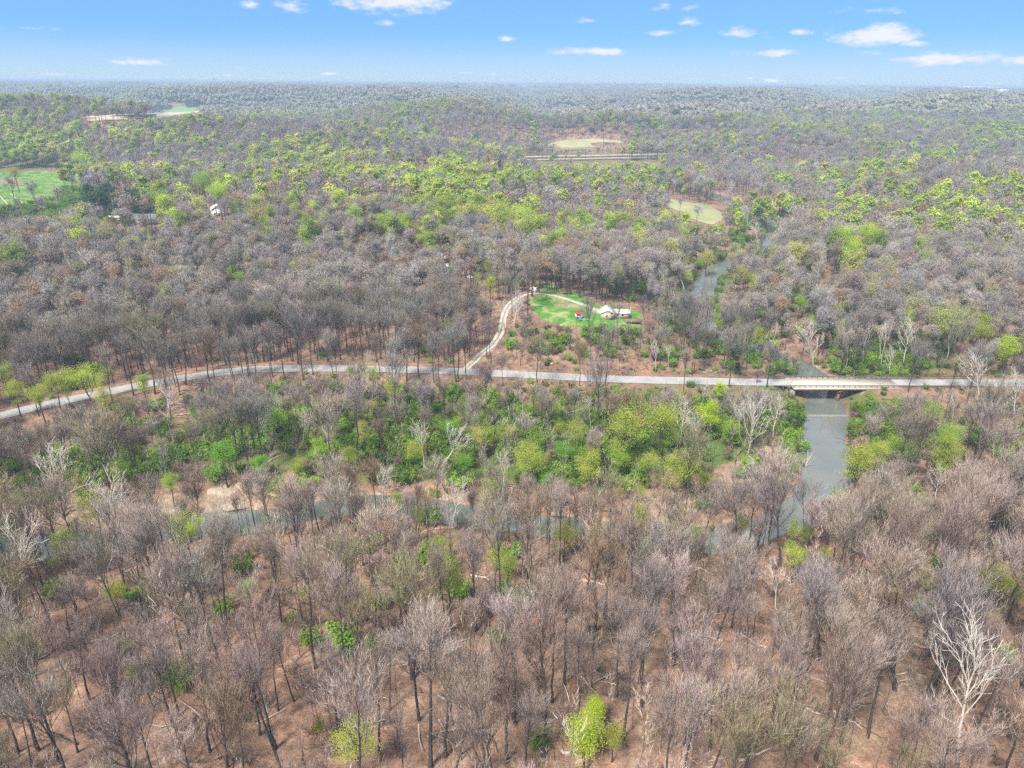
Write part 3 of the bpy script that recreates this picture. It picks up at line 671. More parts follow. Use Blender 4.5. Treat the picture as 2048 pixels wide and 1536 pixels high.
simple_house(438, 431, 9, 7, 4.6, 2.6, M['white'], M['wroof'], .5, "tall white farmhouse among the light green trees", axis='y')
simple_house(398, 432, 5, 4, 2.4, 1.2, M['white'], M['wroof'], .1, "little white outbuilding left of the white farmhouse", "shed", "shed")
for px, py, wd, l in ((1045, 179.5, 44, "long white warehouse on the skyline right of the middle"), (1215, 182.5, 34, "low white warehouse, second one along the far ridge"), (1905, 176.5, 26, "white warehouse, left one of the far right cluster"), (1950, 180.5, 44, "widest white warehouse of the far right cluster"),
                     (1988, 182.5, 20, "small white warehouse, right end of the far cluster"), (2000, 194, 24, "white warehouse below the far right cluster"), (1567, 182, 8, "small white block standing on the far ridge"), (812, 187, 20, "pale long roof in the far woods")):
    p = march(px, py)[0]; d = np.linalg.norm(p - CAM); ww = wd * d / F
    o = empty("warehouse", (p[0], p[1], p[2] + 16)); tag(o, l, "warehouse", "far white warehouses")
    hgt = max(8, 2.2 * d / F)
    w = MB(); r = MB(); gable(w, r, -ww / 2, ww / 2, 0, ww * .5, hgt, hgt * .3, 'x', 1, .5); w.box(-ww / 2 + .5, ww / 2 - .5, .5, ww * .5 - .5, -20, -.61)
    w.build("wall", M['white'], o); r.build("roof", M['wroof'], o)
    for x in np.linspace(-ww * .35, ww * .35, 4): MB().box(x - 2, x + 2, -.2, -.05, 0, hgt * .6).build("door", M['steel'], o)
p = march(430, 175)[0]
mo = empty("radio_mast", (p[0], p[1], p[2])); tag(mo, "thin dark radio mast on the far left skyline", "mast")
d = np.linalg.norm(p - CAM); ht = 16 * d / F
b = MB(); wd = ht * .02
for a in range(3):
    ca_, sa_ = math.cos(a * 2.09) * wd, math.sin(a * 2.09) * wd; b.tube([(ca_, sa_, -5), (ca_, sa_, ht)], [wd * .35] * 2, 4)
for z in np.arange(0, ht, wd * 3):
    for a in range(3): b.tube([(math.cos(a * 2.09) * wd, math.sin(a * 2.09) * wd, z), (math.cos(a * 2.09 + 2.09) * wd, math.sin(a * 2.09 + 2.09) * wd, z + wd * 2)], [wd * .2] * 2, 3)
b.build("lattice", M['steel'], mo)
MB().box(-wd * 1.8, wd * 1.8, -wd * 1.8, wd * 1.8, ht * .72, ht * .86).build("antenna", M['dark'], mo)
# fence along the far left pasture
for k, (a, b_) in enumerate((((0, 393), (26, 424)), ((22, 390), (60, 420)))):
    A, B = march([a[0], b_[0]], [a[1], b_[1]]); fn = empty("pasture_fence", tuple(A)); tag(fn, ["white rail fence at the very edge of the left pasture", "white rail fence second from the edge in the left pasture"][k], "fence", "white fences in the left pasture")
    n = 9
    Pn = np.linspace(A, B, n) - A; Pn[:, 2] = H(Pn[:, 0] + A[0], Pn[:, 1] + A[1]) - A[2]
    for q in Pn: MB().box(q[0] - .12, q[0] + .12, q[1] - .12, q[1] + .12, q[2] - .3, q[2] + 1.4).build("post", M['white'], fn)
    MB().tube(Pn + [0, 0, 1.2], np.full(n, .09), 4).tube(Pn + [0, 0, .7], np.full(n, .09), 4).build("rail", M['white'], fn)
# ------------------------------------------------------------------ trees
def unit(v): return v / (np.linalg.norm(v, axis=-1, keepdims=True) + 1e-9)
def spawn(rng, P, R, per, smin, smax, ang, length, k, up=.2, rr=.5, wig=.08, curve=.15, taper=.35):
    """child branches along every parent line, all at once"""
    n, kk, _ = P.shape
    s = smin + (smax - smin) * (np.arange(per)[None] + rng.uniform(0, 1, (n, per))) / per
    x = s * (kk - 1); i = np.minimum(x.astype(int), kk - 2); t = (x - i)[..., None]; a = np.arange(n)[:, None]
    B = P[a, i] * (1 - t) + P[a, i + 1] * t; T = unit(P[a, i + 1] - P[a, i]); Rb = R[a, i] * (1 - t[..., 0]) + R[a, i + 1] * t[..., 0]
    rnd = rng.normal(size=T.shape); pr = unit(np.cross(T, rnd)); an = np.radians(rng.uniform(ang[0], ang[1], (n, per)))[..., None]
    D = unit(T * np.cos(an) + pr * np.sin(an) + np.array([0, 0, up]))
    Ln = (length(s) if callable(length) else length) * rng.uniform(.7, 1.25, (n, per))
    out = [B]; d = D
    for q in range(k - 1):
        out.append(out[-1] + d * (Ln / (k - 1))[..., None]); d = unit(d + rng.normal(size=d.shape) * wig + np.array([0, 0, curve / (k - 1)]))
    Pn = np.stack(out, 2).reshape(n * per, k, 3); R0 = (Rb * rr).reshape(-1, 1)
    return Pn, R0 * np.linspace(1, taper, k)[None], s.reshape(-1)
def trunk_line(rng, Ht, top, k=9, wander=.012, lean=0.0):
    z = np.linspace(-1.0, Ht * top, k); P = np.zeros((k, 3)); P[:, 2] = z
    w = np.cumsum(rng.normal(size=(k, 2)) * wander * Ht, 0); w -= w[0]; w[:2] *= .2; P[:, :2] = w * .6
    P[:, 0] += lean * z; return P
def skeleton(rng, Ht, cb, style, nl, ns, fork=False):
    """trunk, limbs and branches; style 'oak' spreads, 'tulip' is narrow and straight, 'syc' is crooked"""
    r0 = Ht * rng.uniform(.0095, .0135)
    P = trunk_line(rng, Ht, .80, wander={'oak': .012, 'tulip': .006, 'syc': .02}[style]); R = r0 * (1.0 - .78 * np.linspace(0, 1, 9) ** 1.2)[None]; R[0, 0] *= 1.5; R[0, 1] *= 1.12
    P = P[None]
    sp = {'oak': (22, 52), 'tulip': (18, 42), 'syc': (24, 60)}[style]; ll = {'oak': .33, 'tulip': .27, 'syc': .36}[style]
    L1, R1, s1 = spawn(rng, P, R, nl, cb / .80, .97, sp, lambda s: Ht * ll * (1.25 - .75 * (s - cb) / (1 - cb)), 6, .28, .55, .11 if style != 'syc' else .2, .35)
    az = np.arange(nl) * 2.4 + rng.uniform(0, 6)           # spread limbs round the trunk
    for q in range(nl):
        v = L1[q] - L1[q, :1]; a0 = math.atan2(v[-1, 1], v[-1, 0]); c, s = math.cos(az[q] - a0), math.sin(az[q] - a0)
        x = v[:, 0] * c - v[:, 1] * s; y = v[:, 0] * s + v[:, 1] * c; v[:, 0] = x; v[:, 1] = y; L1[q] = L1[q, :1] + v
    lead, lr = P[:, 4:], R[:, 4:]
    L2, R2, s2 = spawn(rng, L1, R1, ns, .22, 1.0, (16, 42), lambda s: Ht * .15 * (1.3 - .6 * s), 4, .42, .6, .12, .3)
    L2b, R2b, _ = spawn(rng, lead, lr, ns + 3, .35, 1.0, (20, 55), lambda s: Ht * .15, 4, .3, .5, .12, .3)
    return P, R, L1, R1, np.concatenate([L2, L2b]), np.concatenate([R2, R2b])
def bare_tree(name, seed, Ht, cb=.5, style='oak', lod=0, mats=None, tw=1.0, dense=1.0, one=False):
    """returns (trunk mesh, crown mesh) for lod 0, one mesh for lod 1 and 2"""
    rng = np.random.RandomState(seed); bark, limb, twig = mats or (M['bark'], M['limb'], M['twig'])
    if lod == 0:
        P, R, L1, R1, L2, R2 = skeleton(rng, Ht, cb, style, rng.randint(9, 13), 6)
        t = MB(); t.tube(P, R, 8, 0); t.tube(L1, R1, 6, 1); tm = None if one else t.mesh(name + "_trunk", [bark, limb], True)
        c = t if one else MB(); mo_ = 1 if one else 0; c.tube(L2, np.maximum(R2, .022), 4, mo_)
        L3, R3, _ = spawn(rng, L2, R2, 6, .2, 1.0, (15, 45), Ht * .08, 3, .4, .6, .14, .2)
        c.tube(L3, np.maximum(R3, .014), 3, mo_)
        L4, R4, _ = spawn(rng, L3, R3, int(6.5 * dense), .15, 1.0, (12, 45), Ht * .052, 2, .4, .5, .1, .1)
        B = L4[:, 0]; D = L4[:, 1] - L4[:, 0]; c.twigs(B, D, np.linalg.norm(D, axis=1), np.full(len(B), .040 * tw), rng, 1 + mo_)
        return c.mesh(name, [bark, limb, twig], True) if one else (tm, c.mesh(name + "_crown", [limb, twig]))
    P, R, L1, R1, L2, R2 = skeleton(rng, Ht, cb, style, rng.randint(8, 11) if lod == 1 else 7, 5 if lod == 1 else 3)
    c = MB()
    if lod == 1:
        c.tube(P, R, 5, 0); c.tube(L1, R1, 4, 1)
        D = L2[:, -1] - L2[:, 0]; c.twigs(L2[:, 0], D, np.linalg.norm(D, axis=1), R2[:, 0] * 1.6, rng, 1, .1)
    else: c.tube(P[:, ::2], R[:, ::2] * 1.2, 3, 0); c.tube(L1[:, ::2], R1[:, ::2] * 1.3, 3, 1)
    # fine twigs fill rounded lobes at the limb ends
    ends = L1[rng.permutation(len(L1))[:7], -2]; top = P[0, -1]; cen = np.concatenate([ends, top[None] * .97, top[None] * .93 + rng.normal(size=(1, 3)) * .8])
    n = int({1: 185, 2: 48}[lod] * dense); sz = {1: .1, 2: .26}[lod] * tw
    for q in cen:
        rad = Ht * rng.uniform(.065, .15); v = unit(rng.normal(size=(n, 3)) + [0, 0, .35]); rr_ = rng.uniform(.2, 1, (n, 1)) ** .5 * rng.uniform(.9, 1.25, (n, 1))
        B = q + v * rr_ * rad * [1, 1, .95]; D = unit(v * .8 + rng.normal(size=(n, 3)) * .5 + [0, 0, .35])
        L_ = Ht * rng.uniform(.035, .07, n); c.twigs(B - D * L_[:, None] * .6, D, L_, np.full(n, sz), rng, 2, .3, v * 1.0 + [0, 0, .3])
    return c.mesh(name, [bark, limb, twig])
def leafy_tree(name, seed, Ht, cb=.38, style='oak', lod=0, spread=1.0, sparse=1.0):
    rng = np.random.RandomState(seed)
    P, R, L1, R1, L2, R2 = skeleton(rng, Ht, cb, style, rng.randint(9, 12), 5 if lod else 6)
    ends = L2[:, -1]; per = {0: 85, 1: 46, 2: 16}[lod]; size = {0: .17, 1: .38, 2: .85}[lod]
    per = int(per * sparse)
    pos = []
    for a, sg in ((1.0, 1.0), (.6, .8)):
        c0 = L2[:, 0] * (1 - a) + ends * a
        pos.append(c0[:, None] + rng.normal(size=(len(c0), max(3, per // (1 if a == 1 else 2)), 3)) * np.array([.058, .058, .04]) * Ht * sg * .72)
    C = np.concatenate([q.reshape(-1, 3) for q in pos])
    if lod == 0:
        t = MB(); t.tube(P, R, 7, 0); t.tube(L1, R1, 5, 1); tm = t.mesh(name + "_trunk", [M['bark'], M['bark']], True)
        c = MB(); c.tube(L2, np.maximum(R2, .02), 3, 0); c.cards(C, size, rng, 1, .5); return tm, c.mesh(name + "_crown", [M['bark'], M['leaf']])
    c = MB(); c.tube(P[:, ::2], R[:, ::2], 4, 0); c.tube(L1[:, ::2], R1[:, ::2], 3, 0); c.cards(C, size, rng, 1, .5, unit(C - np.array([0, 0, Ht * .6])) * (1.6 if lod == 2 else .9)); return c.mesh(name, [M['bark'], M['leaf']])
def pine_tree(name, seed, Ht, lod=0):
    rng = np.random.RandomState(seed); t = MB(); P = trunk_line(rng, Ht, .97, 8, .004); R = Ht * .013 * np.linspace(1, .1, 8)[None]; t.tube(P[None], R, 6, 0)
    c = MB(); pos = []; n = 17
    for k in range(n):
        z = Ht * (.16 + .8 * k / n); L_ = Ht * .25 * (1 - (k / n) ** 1.5) * rng.uniform(.7, 1.2) + .3
        for q in range(7):
            if rng.uniform() < .18: continue
            a = rng.uniform(0, 6.28); d = np.array([math.cos(a), math.sin(a), rng.uniform(-.12, .22)]); b0 = np.array([0, 0, z]); e = b0 + d * L_ * rng.uniform(.7, 1.1)
            t.tube(np.array([b0, (b0 + e) / 2 + [0, 0, .1], e]), [.05, .035, .02], 3, 0)
            s = rng.uniform(.25, 1, 26)[:, None]; pos.append(b0 + (e - b0) * s + rng.normal(size=(26, 3)) * np.array([.5, .5, .17]) * (.3 + s))
    c.cards(np.concatenate(pos), .5 if lod else .42, rng, 0, 1.2)
    if lod: 
        q = MB(); tm = t
        for a, b_, m_ in zip(t.V, t.Q, t.qm): pass
        t.cards(np.concatenate(pos), .5, rng, 1, 1.2); return t.mesh(name, [M['bark'], M['leaf']])
    return t.mesh(name + "_trunk", [M['bark']]), c.mesh(name + "_crown", [M['leaf']])
def bush(name, seed, Hb, leafy=True, wide=1.2):
    rng = np.random.RandomState(seed); n = 9; a = rng.uniform(0, 6.28, n); B = np.stack([np.cos(a), np.sin(a), a * 0], 1) * .25
    D = np.stack([np.cos(a) * .5 * wide, np.sin(a) * .5 * wide, np.full(n, 1)], 1) * rng.uniform(.6, 1, (n, 1)) * Hb
    P = np.stack([B, B + D * .5 + rng.normal(size=(n, 3)) * .1, B + D], 1); R = np.tile([.04, .03, .012], (n, 1)); c = MB(); c.tube(P, R, 3, 0)
    L2, R2, _ = spawn(rng, P, R, 7, .2, 1, (20, 60), Hb * .45, 3, .2, .6)
    L3, R3, _ = spawn(rng, L2, R2, 5, .2, 1, (20, 60), Hb * .22, 2, .2, .6)
    for q in (L2, L3): D = q[:, -1] - q[:, 0]; c.twigs(q[:, 0], D, np.linalg.norm(D, axis=1), np.full(len(D), .05), rng, 0)
    if leafy: C = L3[:, -1]; c.cards((C[:, None] + rng.normal(size=(len(C), 4, 3)) * Hb * .07).reshape(-1, 3), .3, rng, 1, .6)
    return c.mesh(name, [M['limb'], M['leaf']])
def clump_patch(name, seed, n, size, flakes, fs):
    """a piece of far woodland: rounded crowns of loose flakes on short stems"""
    rng = np.random.RandomState(seed); c = MB()
    g = int(round(math.sqrt(n)))
    for k in range(n):
        x = ((k % g) + .5 + rng.uniform(-.35, .35)) / g - .5; y = ((k // g) + .5 + rng.uniform(-.35, .35)) / g - .5
        x *= size; y *= size; rad = size / g * rng.uniform(.45, .68); ht = rng.uniform(15, 24) * (1 if size < 60 else 1.1)
        v = unit(rng.normal(size=(flakes, 3))); v[:, 2] = np.abs(v[:, 2]) * 1.1 - .15; C = np.array([x, y, ht - rad * .8]) + v * np.array([rad, rad, rad * .85]) * rng.uniform(.75, 1.05, (flakes, 1))
        c.cards(C, fs * rad * .36, rng, 1, 0, v * 2.6)
        c.tube(np.array([(x, y, -3), (x, y, ht - rad)]), [.5, .4], 3, 0)
    return c.mesh(name, [M['bark'], M['twig']])

class Bank:
    """meshes a stuff object scatters"""
    def __init__(s, name): s.c = bpy.data.collections.new(name); s.n = 0; s.name = name; s.h = []
    def add(s, me, h=1.0):
        o = bpy.data.objects.new("%s.%03d" % (s.name, s.n), me); s.c.objects.link(o); s.n += 1; s.h.append(h); return s.n - 1
def scatter(name, bank, P, pid, rz, scl, tint, label, cat=None, tilt=None):
    """one object: an instance of a bank mesh on every point"""
    n = len(P); me = bpy.data.meshes.new(name); me.vertices.add(n); me.vertices.foreach_set("co", np.asarray(P, np.float32).ravel())
    def at(nm, tp, dat, key="value"):
        a = me.attributes.new(nm, tp, 'POINT'); a.data.foreach_set(key, dat)
    at("pid", 'INT', np.asarray(pid, np.int32)); rot = np.zeros((n, 3), np.float32); rot[:, 2] = rz
    if tilt is not None: rot[:, :2] = tilt
    at("rot", 'FLOAT_VECTOR', rot.ravel(), "vector"); at("scl", 'FLOAT_VECTOR', np.asarray(scl, np.float32).ravel(), "vector")
    t4 = np.ones((n, 4), np.float32); t4[:, :3] = tint; at("tint", 'FLOAT_COLOR', t4.ravel(), "color")
    o = link(name, me); ng = bpy.data.node_groups.new(name + "_scatter", 'GeometryNodeTree')
    ng.interface.new_socket("Geometry", in_out='INPUT', socket_type='NodeSocketGeometry'); ng.interface.new_socket("Geometry", in_out='OUTPUT', socket_type='NodeSocketGeometry')
    N, L = ng.nodes, ng.links; gi = N.new("NodeGroupInput"); go = N.new("NodeGroupOutput"); ip = N.new("GeometryNodeInstanceOnPoints"); ci = N.new("GeometryNodeCollectionInfo")
    ci.inputs[0].default_value = bank.c; ci.inputs["Separate Children"].default_value = True; ci.inputs["Reset Children"].default_value = True
    def na(nm, tp):
        q = N.new("GeometryNodeInputNamedAttribute"); q.data_type = tp; q.inputs[0].default_value = nm; return q.outputs[0]
    L.new(gi.outputs[0], ip.inputs["Points"]); L.new(ci.outputs[0], ip.inputs["Instance"]); ip.inputs["Pick Instance"].default_value = True
    L.new(na("pid", 'INT'), ip.inputs["Instance Index"]); L.new(na("scl", 'FLOAT_VECTOR'), ip.inputs["Scale"])
    er = N.new("FunctionNodeEulerToRotation"); L.new(na("rot", 'FLOAT_VECTOR'), er.inputs[0]); L.new(er.outputs[0], ip.inputs["Rotation"])
    L.new(ip.outputs[0], go.inputs[0])
    md = o.modifiers.new("scatter", 'NODES'); md.node_group = ng
    tag(o, label, cat, kind="stuff"); return o

# ---- where trees may stand and what must stay in view
GREEN_T = [(165, "2222222222222222"), (190, "4333333222222222"), (220, "5443333222222223"), (255, "5432222222222223"), (285, "5433333322222334"), (310, "5443333332111122"), (340, "3466665432111222"), (380, "2234888754311222"),
           (420, "1112998754222222"), (455, "0112565432211222"), (490, "0111114311112431"), (540, "1112101111220120"), (600, "0011010011121111"), (650, "0000000011112253"), (700, "1010000011103311"), (750, "4500001011221222"), (800, "3510132233432332"),
           (850, "2224456776653343"), (900, "3334456778763532"), (950, "3332345667653320"), (1000, "2321122323421110"), (1100, "0121000021001100"), (1250, "0011111110000000"), (1536, "0000000000000000")]
KEEP = [  # outline in the picture, chance that a crown covering it is moved away
    ([(-50, 845), (100, 800), (300, 758), (470, 733), (600, 729), (900, 733), (1100, 744), (1300, 752), (1600, 754), (2060, 754), (2060, 776), (1600, 778), (1300, 771), (1100, 762), (900, 752), (600, 747), (480, 752), (300, 780), (100, 822), (-50, 862)], .95),
    ([(1560, 752), (1800, 752), (1800, 790), (1690, 830), (1600, 840), (1560, 780)], .99),
    ([(1592, 780), (1692, 780), (1700, 850), (1700, 930), (1700, 985), (1615, 985), (1605, 900)], .94),
    ([(1600, 985), (1700, 985), (1690, 1050), (1570, 1050)], .12),
    ([(1290, 1030), (1400, 965), (1560, 905), (1610, 890), (1620, 950), (1560, 1010), (1400, 1045)], .65),
    (LAWN, .97), ([(1040, 600), (1095, 570), (1180, 580), (1300, 620), (1300, 665), (1060, 675)], .90),
    ([(915, 750), (940, 745), (1010, 690), (1020, 620), (1050, 590), (1030, 590), (995, 640), (985, 680)], .82),
    ([(1050, 305), (1330, 305), (1330, 326), (1050, 326)], .97), (F_HILL, 1.0), (F_GREEN, 1.0), (F_TAN, 1.0), (F_MEAD, .9),
    ([(-10, 338), (150, 338), (160, 380), (120, 420), (-10, 430)], .93), ([(215, 432), (240, 432), (240, 444), (215, 444)], .95), ([(268, 424), (318, 424), (318, 450), (268, 450)], .98), ([(420, 408), (455, 408), (455, 434), (420, 434)], .85),
    ([(1395, 530), (1448, 500), (1450, 578), (1405, 580)], .97), ([(1440, 520), (1480, 500), (1535, 485), (1530, 505), (1480, 520), (1450, 535)], .3), ([(1385, 590), (1420, 585), (1420, 655), (1388, 655)], .3),
    ([(1640, 700), (1580, 690), (1600, 755), (1660, 755)], .35),
    ([(400, 965), (640, 965), (640, 1010), (540, 1050), (400, 1050)], .45), ([(0, 1040), (400, 1040), (400, 1100), (0, 1110)], .25),
    ([(870, 500), (900, 500), (900, 545), (870, 545)], .8), ([(930, 530), (970, 530), (970, 565), (930, 565)], .8), ([(1015, 525), (1040, 525), (1040, 545), (1015, 545)], .8),
    ([(1010, 660), (1500, 665), (1500, 745), (960, 740)], .60), ([(1400, 625), (1520, 690), (1500, 740), (1390, 720)], .6),
    ([(165, 362), (335, 362), (335, 425), (165, 425)], .75)]
def noland(x, y):
    """True where no tree can stand"""
    r = (seglines(ROADW, x, y) < 5.2) | (seglines(RIV, x, y) < np.where(y < 172, 6.6, 7.4)) | (seglines(DRV, x, y) < 3.2) | (seglines(HWY - 13 * N_, x, y) < 24) | (seglines(BAR, x, y) < 4.5) | (seglines(BANKL, x, y) < 4)
    px, py = proj(np.stack([x, y, H(x, y)], -1))
    for pl_ in (LAWN, F_HILL, F_GREEN, F_TAN, F_MEAD, PAST, [(1195, 610), (1290, 610), (1290, 655), (1195, 655)], [(266, 430), (318, 430), (318, 452), (266, 452)]):
        r |= inpoly(px, py, pl_)
    return r
RNG = np.random.RandomState(77)
def cells(y0, y1, sp, margin=1.12):
    ys = np.arange(y0, y1, sp); out = []
    for y in ys:
        dep = y * math.cos(PITCH) + CAMZ * math.sin(PITCH); hw = dep * 1024 / F * margin + 15
        xs = np.arange(-hw, hw, sp); out.append(np.stack([xs + (len(out) % 2) * sp * .5, np.full(len(xs), y)], 1))
    a = np.concatenate(out); return a + RNG.uniform(-.42, .42, a.shape) * sp
HC = []          # picture circles of the trees that must show, with their distance
HEROES = []      # (x, y, radius) already taken
def settle(XY, Ht):
    """drops or shortens trees that would hide what the photo shows; returns kept index, heights"""
    x, y = XY[:, 0], XY[:, 1]; ok = ~noland(x, y); z = H(x, y)
    for hx, hy, hr in HEROES: ok &= (x - hx) ** 2 + (y - hy) ** 2 > hr * hr
    Ht = Ht.copy(); u = RNG.uniform(0, 1, len(x))
    def hits(Hh):
        bad = np.zeros(len(x)); 
        for f in (1.0, .88, .76, .64, .52):
            for e in (-.13, .13):
                px, py = proj(np.stack([x + e * Hh, y, z + f * Hh], -1))
                for pol, pr in KEEP: bad = np.maximum(bad, inpoly(px, py, pol) * pr)
                for cx, cy_, r, dh in HC: bad = np.maximum(bad, (((px - cx) ** 2 + (py - cy_) ** 2 < r * r) & (y < dh)) * .86)
        return bad
    h1 = Ht; drop = hits(h1) > u
    for k in (.62, .36, .2):
        h2 = np.where(drop, Ht * k, h1); b = hits(h2) > u; h1 = np.where(drop & ~b, h2, h1); drop = drop & b
        if not drop.any(): break
    # the lawn's and the road's near sides stay open: low brush only
    ok &= ~drop & (h1 > 3.0)
    return np.nonzero(ok)[0], h1
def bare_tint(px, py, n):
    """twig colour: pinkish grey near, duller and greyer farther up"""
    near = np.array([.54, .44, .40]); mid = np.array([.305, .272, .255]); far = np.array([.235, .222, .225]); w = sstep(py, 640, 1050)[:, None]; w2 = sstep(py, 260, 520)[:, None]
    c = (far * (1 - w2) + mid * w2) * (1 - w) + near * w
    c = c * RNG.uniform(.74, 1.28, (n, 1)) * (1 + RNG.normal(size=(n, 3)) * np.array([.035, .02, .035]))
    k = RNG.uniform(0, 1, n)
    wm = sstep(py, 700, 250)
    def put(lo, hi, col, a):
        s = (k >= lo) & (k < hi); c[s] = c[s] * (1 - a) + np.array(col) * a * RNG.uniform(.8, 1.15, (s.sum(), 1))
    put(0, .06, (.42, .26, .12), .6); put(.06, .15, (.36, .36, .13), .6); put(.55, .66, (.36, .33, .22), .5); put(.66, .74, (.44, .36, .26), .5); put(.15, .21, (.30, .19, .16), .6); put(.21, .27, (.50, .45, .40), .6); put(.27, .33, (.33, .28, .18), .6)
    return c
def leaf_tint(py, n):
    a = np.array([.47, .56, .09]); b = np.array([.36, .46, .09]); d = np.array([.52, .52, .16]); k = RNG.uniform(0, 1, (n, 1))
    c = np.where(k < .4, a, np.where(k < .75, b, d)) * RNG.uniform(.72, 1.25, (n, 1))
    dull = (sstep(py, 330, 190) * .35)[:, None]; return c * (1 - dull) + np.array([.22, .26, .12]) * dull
# ---- prototypes
BH = []      # near bare trees: (trunk, crown, height)
for k, (hh, cb, st, tw, dn) in enumerate(((26, .56, 'oak', .75, .86), (28, .62, 'tulip', .75, .86), (24, .5, 'oak', .75, .86), (27, .56, 'tulip', .75, .86), (22, .5, 'oak', .75, .72), (25, .62, 'oak', .8, .72), (29, .58, 'tulip', .75, .86), (21, .44, 'oak', .75, .86), (26, .46, 'tulip', .7, .58), (25, .4, 'syc', .75, .9), (27, .5, 'syc', .75, .8), (23, .36, 'oak', .65, .5))):
    BH.append(bare_tree("bare_tree%d" % k, 100 + k, hh, cb, st, 0, None, tw, dn) + (hh,))
LH = []
for k, (hh, cb, st, sp_) in enumerate(((20, .34, 'oak', 1), (23, .4, 'tulip', 1), (17, .28, 'oak', 1.1), (22, .4, 'oak', .6), (19, .3, 'tulip', .75))):
    LH.append(leafy_tree("leafy_tree%d" % k, 200 + k, hh, cb, st, 0, 1, sp_) + (hh,))
PM = (M['bark'], M['pale'], M['twig'])
SH = []      # white-barked sycamores: crooked, few twigs
def sycamore(k, hh, cb, dn, nl):
    rng = np.random.RandomState(300 + k); P, R, L1, R1, L2, R2 = skeleton(rng, hh, cb, 'syc', nl, 4)
    t = MB(); t.tube(P, R * .9, 8, 0); t.tube(L1, R1 * 1.0, 6, 0); c = MB(); c.tube(L2, np.maximum(R2, .05), 4, 0)
    L3, R3, _ = spawn(rng, L2, R2, 5, .2, 1, (20, 55), hh * .08, 3, .3, .6, .2, .2); c.tube(L3, np.maximum(R3, .03), 3, 0)
    L4, _, _ = spawn(rng, L3, R3, dn, .2, 1, (15, 55), hh * .05, 2, .3); D = L4[:, 1] - L4[:, 0]; c.twigs(L4[:, 0], D, np.linalg.norm(D, axis=1), np.full(len(D), .05), rng, 1)
    return t.mesh("sycamore%d_trunk" % k, [M['pale']], True), c.mesh("sycamore%d_crown" % k, [M['pale'], M['twig']]), hh
for k, a in enumerate(((24, .3, 1, 9), (26, .42, 2, 7), (22, .22, 1, 10), (23, .5, 1, 5))): SH.append(sycamore(k, *a))
PH = [pine_tree("pine%d" % k, 400 + k, 17) + (17,) for k in range(2)]
wood = Bank("stand_tree")
B1 = [wood.add(bare_tree("mid_bare%d" % k, 500 + k, 24, c_, s_, 1, None, 1, 1), 24) for k, (c_, s_) in enumerate(((.44, 'oak'), (.5, 'tulip'), (.38, 'oak'), (.44, 'tulip'), (.36, 'oak'), (.5, 'oak')))]
B2 = [wood.add(bare_tree("far_bare%d" % k, 600 + k, 23, c_, s_, 2, None, 1, 1), 23) for k, (c_, s_) in enumerate(((.45, 'oak'), (.5, 'tulip'), (.4, 'oak'), (.42, 'oak')))]
B0 = [wood.add(bare_tree("stand_bare%d" % k, 560 + k, 25, c_, s_, 0, None, .9, .8, True), 25) for k, (c_, s_) in enumerate(((.5, 'oak'), (.56, 'tulip'), (.44, 'oak'), (.5, 'tulip'), (.46, 'syc'), (.58, 'oak')))]
green = Bank("leafing_tree")
G1 = [green.add(leafy_tree("mid_leafy%d" % k, 700 + k, 21, c_, s_, 1, 1, q), 21) for k, (c_, s_, q) in enumerate(((.32, 'oak', 1), (.4, 'tulip', 1), (.28, 'oak', .7), (.36, 'oak', .5), (.3, 'tulip', 1.1)))]
G2 = [green.add(leafy_tree("far_leafy%d" % k, 800 + k, 21, c_, s_, 2, 1, 1), 21) for k, (c_, s_) in enumerate(((.3, 'oak'), (.36, 'tulip'), (.26, 'oak')))]
patch = Bank("woodland_patch")
D1 = [patch.add(clump_patch("patch%d" % k, 900 + k, 9, 27, 52, 2.1)) for k in range(4)]
D2 = [patch.add(clump_patch("patchb%d" % k, 920 + k, 25, 84, 18, 2.1)) for k in range(3)]
brush = Bank("brush_clump")
U1 = [brush.add(bush("bush%d" % k, 940 + k, 2.6, True, 1.3)) for k in range(4)]
U2 = [brush.add(bush("brush%d" % k, 950 + k, 2.8, False, 1.1)) for k in range(3)]
U3 = []
for k in range(3):                                                # straight young saplings
    rng = np.random.RandomState(970 + k); c = MB(); P = trunk_line(rng, 8, .95, 5, .02)[None]; R = np.linspace(.06, .015, 5)[None]; c.tube(P, R, 3, 0)
    L, R_, _ = spawn(rng, P, R, 14, .35, 1, (25, 60), 1.6, 3, .35, .5); D = L[:, -1] - L[:, 0]; c.twigs(L[:, 0], D, np.linalg.norm(D, axis=1), np.full(len(D), .04), rng, 0)
    L, R_, _ = spawn(rng, L, R_, 7, .2, 1, (25, 60), .8, 2, .35, .5); D = L[:, -1] - L[:, 0]; c.twigs(L[:, 0], D, np.linalg.norm(D, axis=1), np.full(len(D), .03), rng, 1)
    U3.append(brush.add(c.mesh("sapling%d" % k, [M['limb'], M['twig']])))

REG = []     # every single tree: dict for labels
def place_tree(kind, protos, x, y, hgt, rz, tint, lean=(0, 0), wide=1.0, name=None, fixed=None, note=None):
    pr = protos[fixed if fixed is not None else RNG.randint(len(protos))]
    e = empty(kind, (x, y, float(H(x, y)) - .15), rz); s = hgt / pr[2]; e.scale = (s * wide, s * wide, s)
    if lean != (0, 0): e.rotation_euler = (lean[1], lean[0], rz); e.rotation_mode = 'ZXY' if 0 else 'XYZ'
    for nm, me in (("trunk", pr[0]), ("crown", pr[1])):
        o = bpy.data.objects.new(nm, me); COL.objects.link(o); o.parent = e; o["tint"] = [float(v) for v in tint]
    q = proj(np.array([x, y, float(H(x, y))])); REG.append(dict(o=e, kind=kind, px=float(q[0]), py=float(q[1]), h=hgt, t=tint, note=note, d=math.hypot(x, y)))
    HEROES.append((x, y, 2.6 + .09 * hgt)); return e
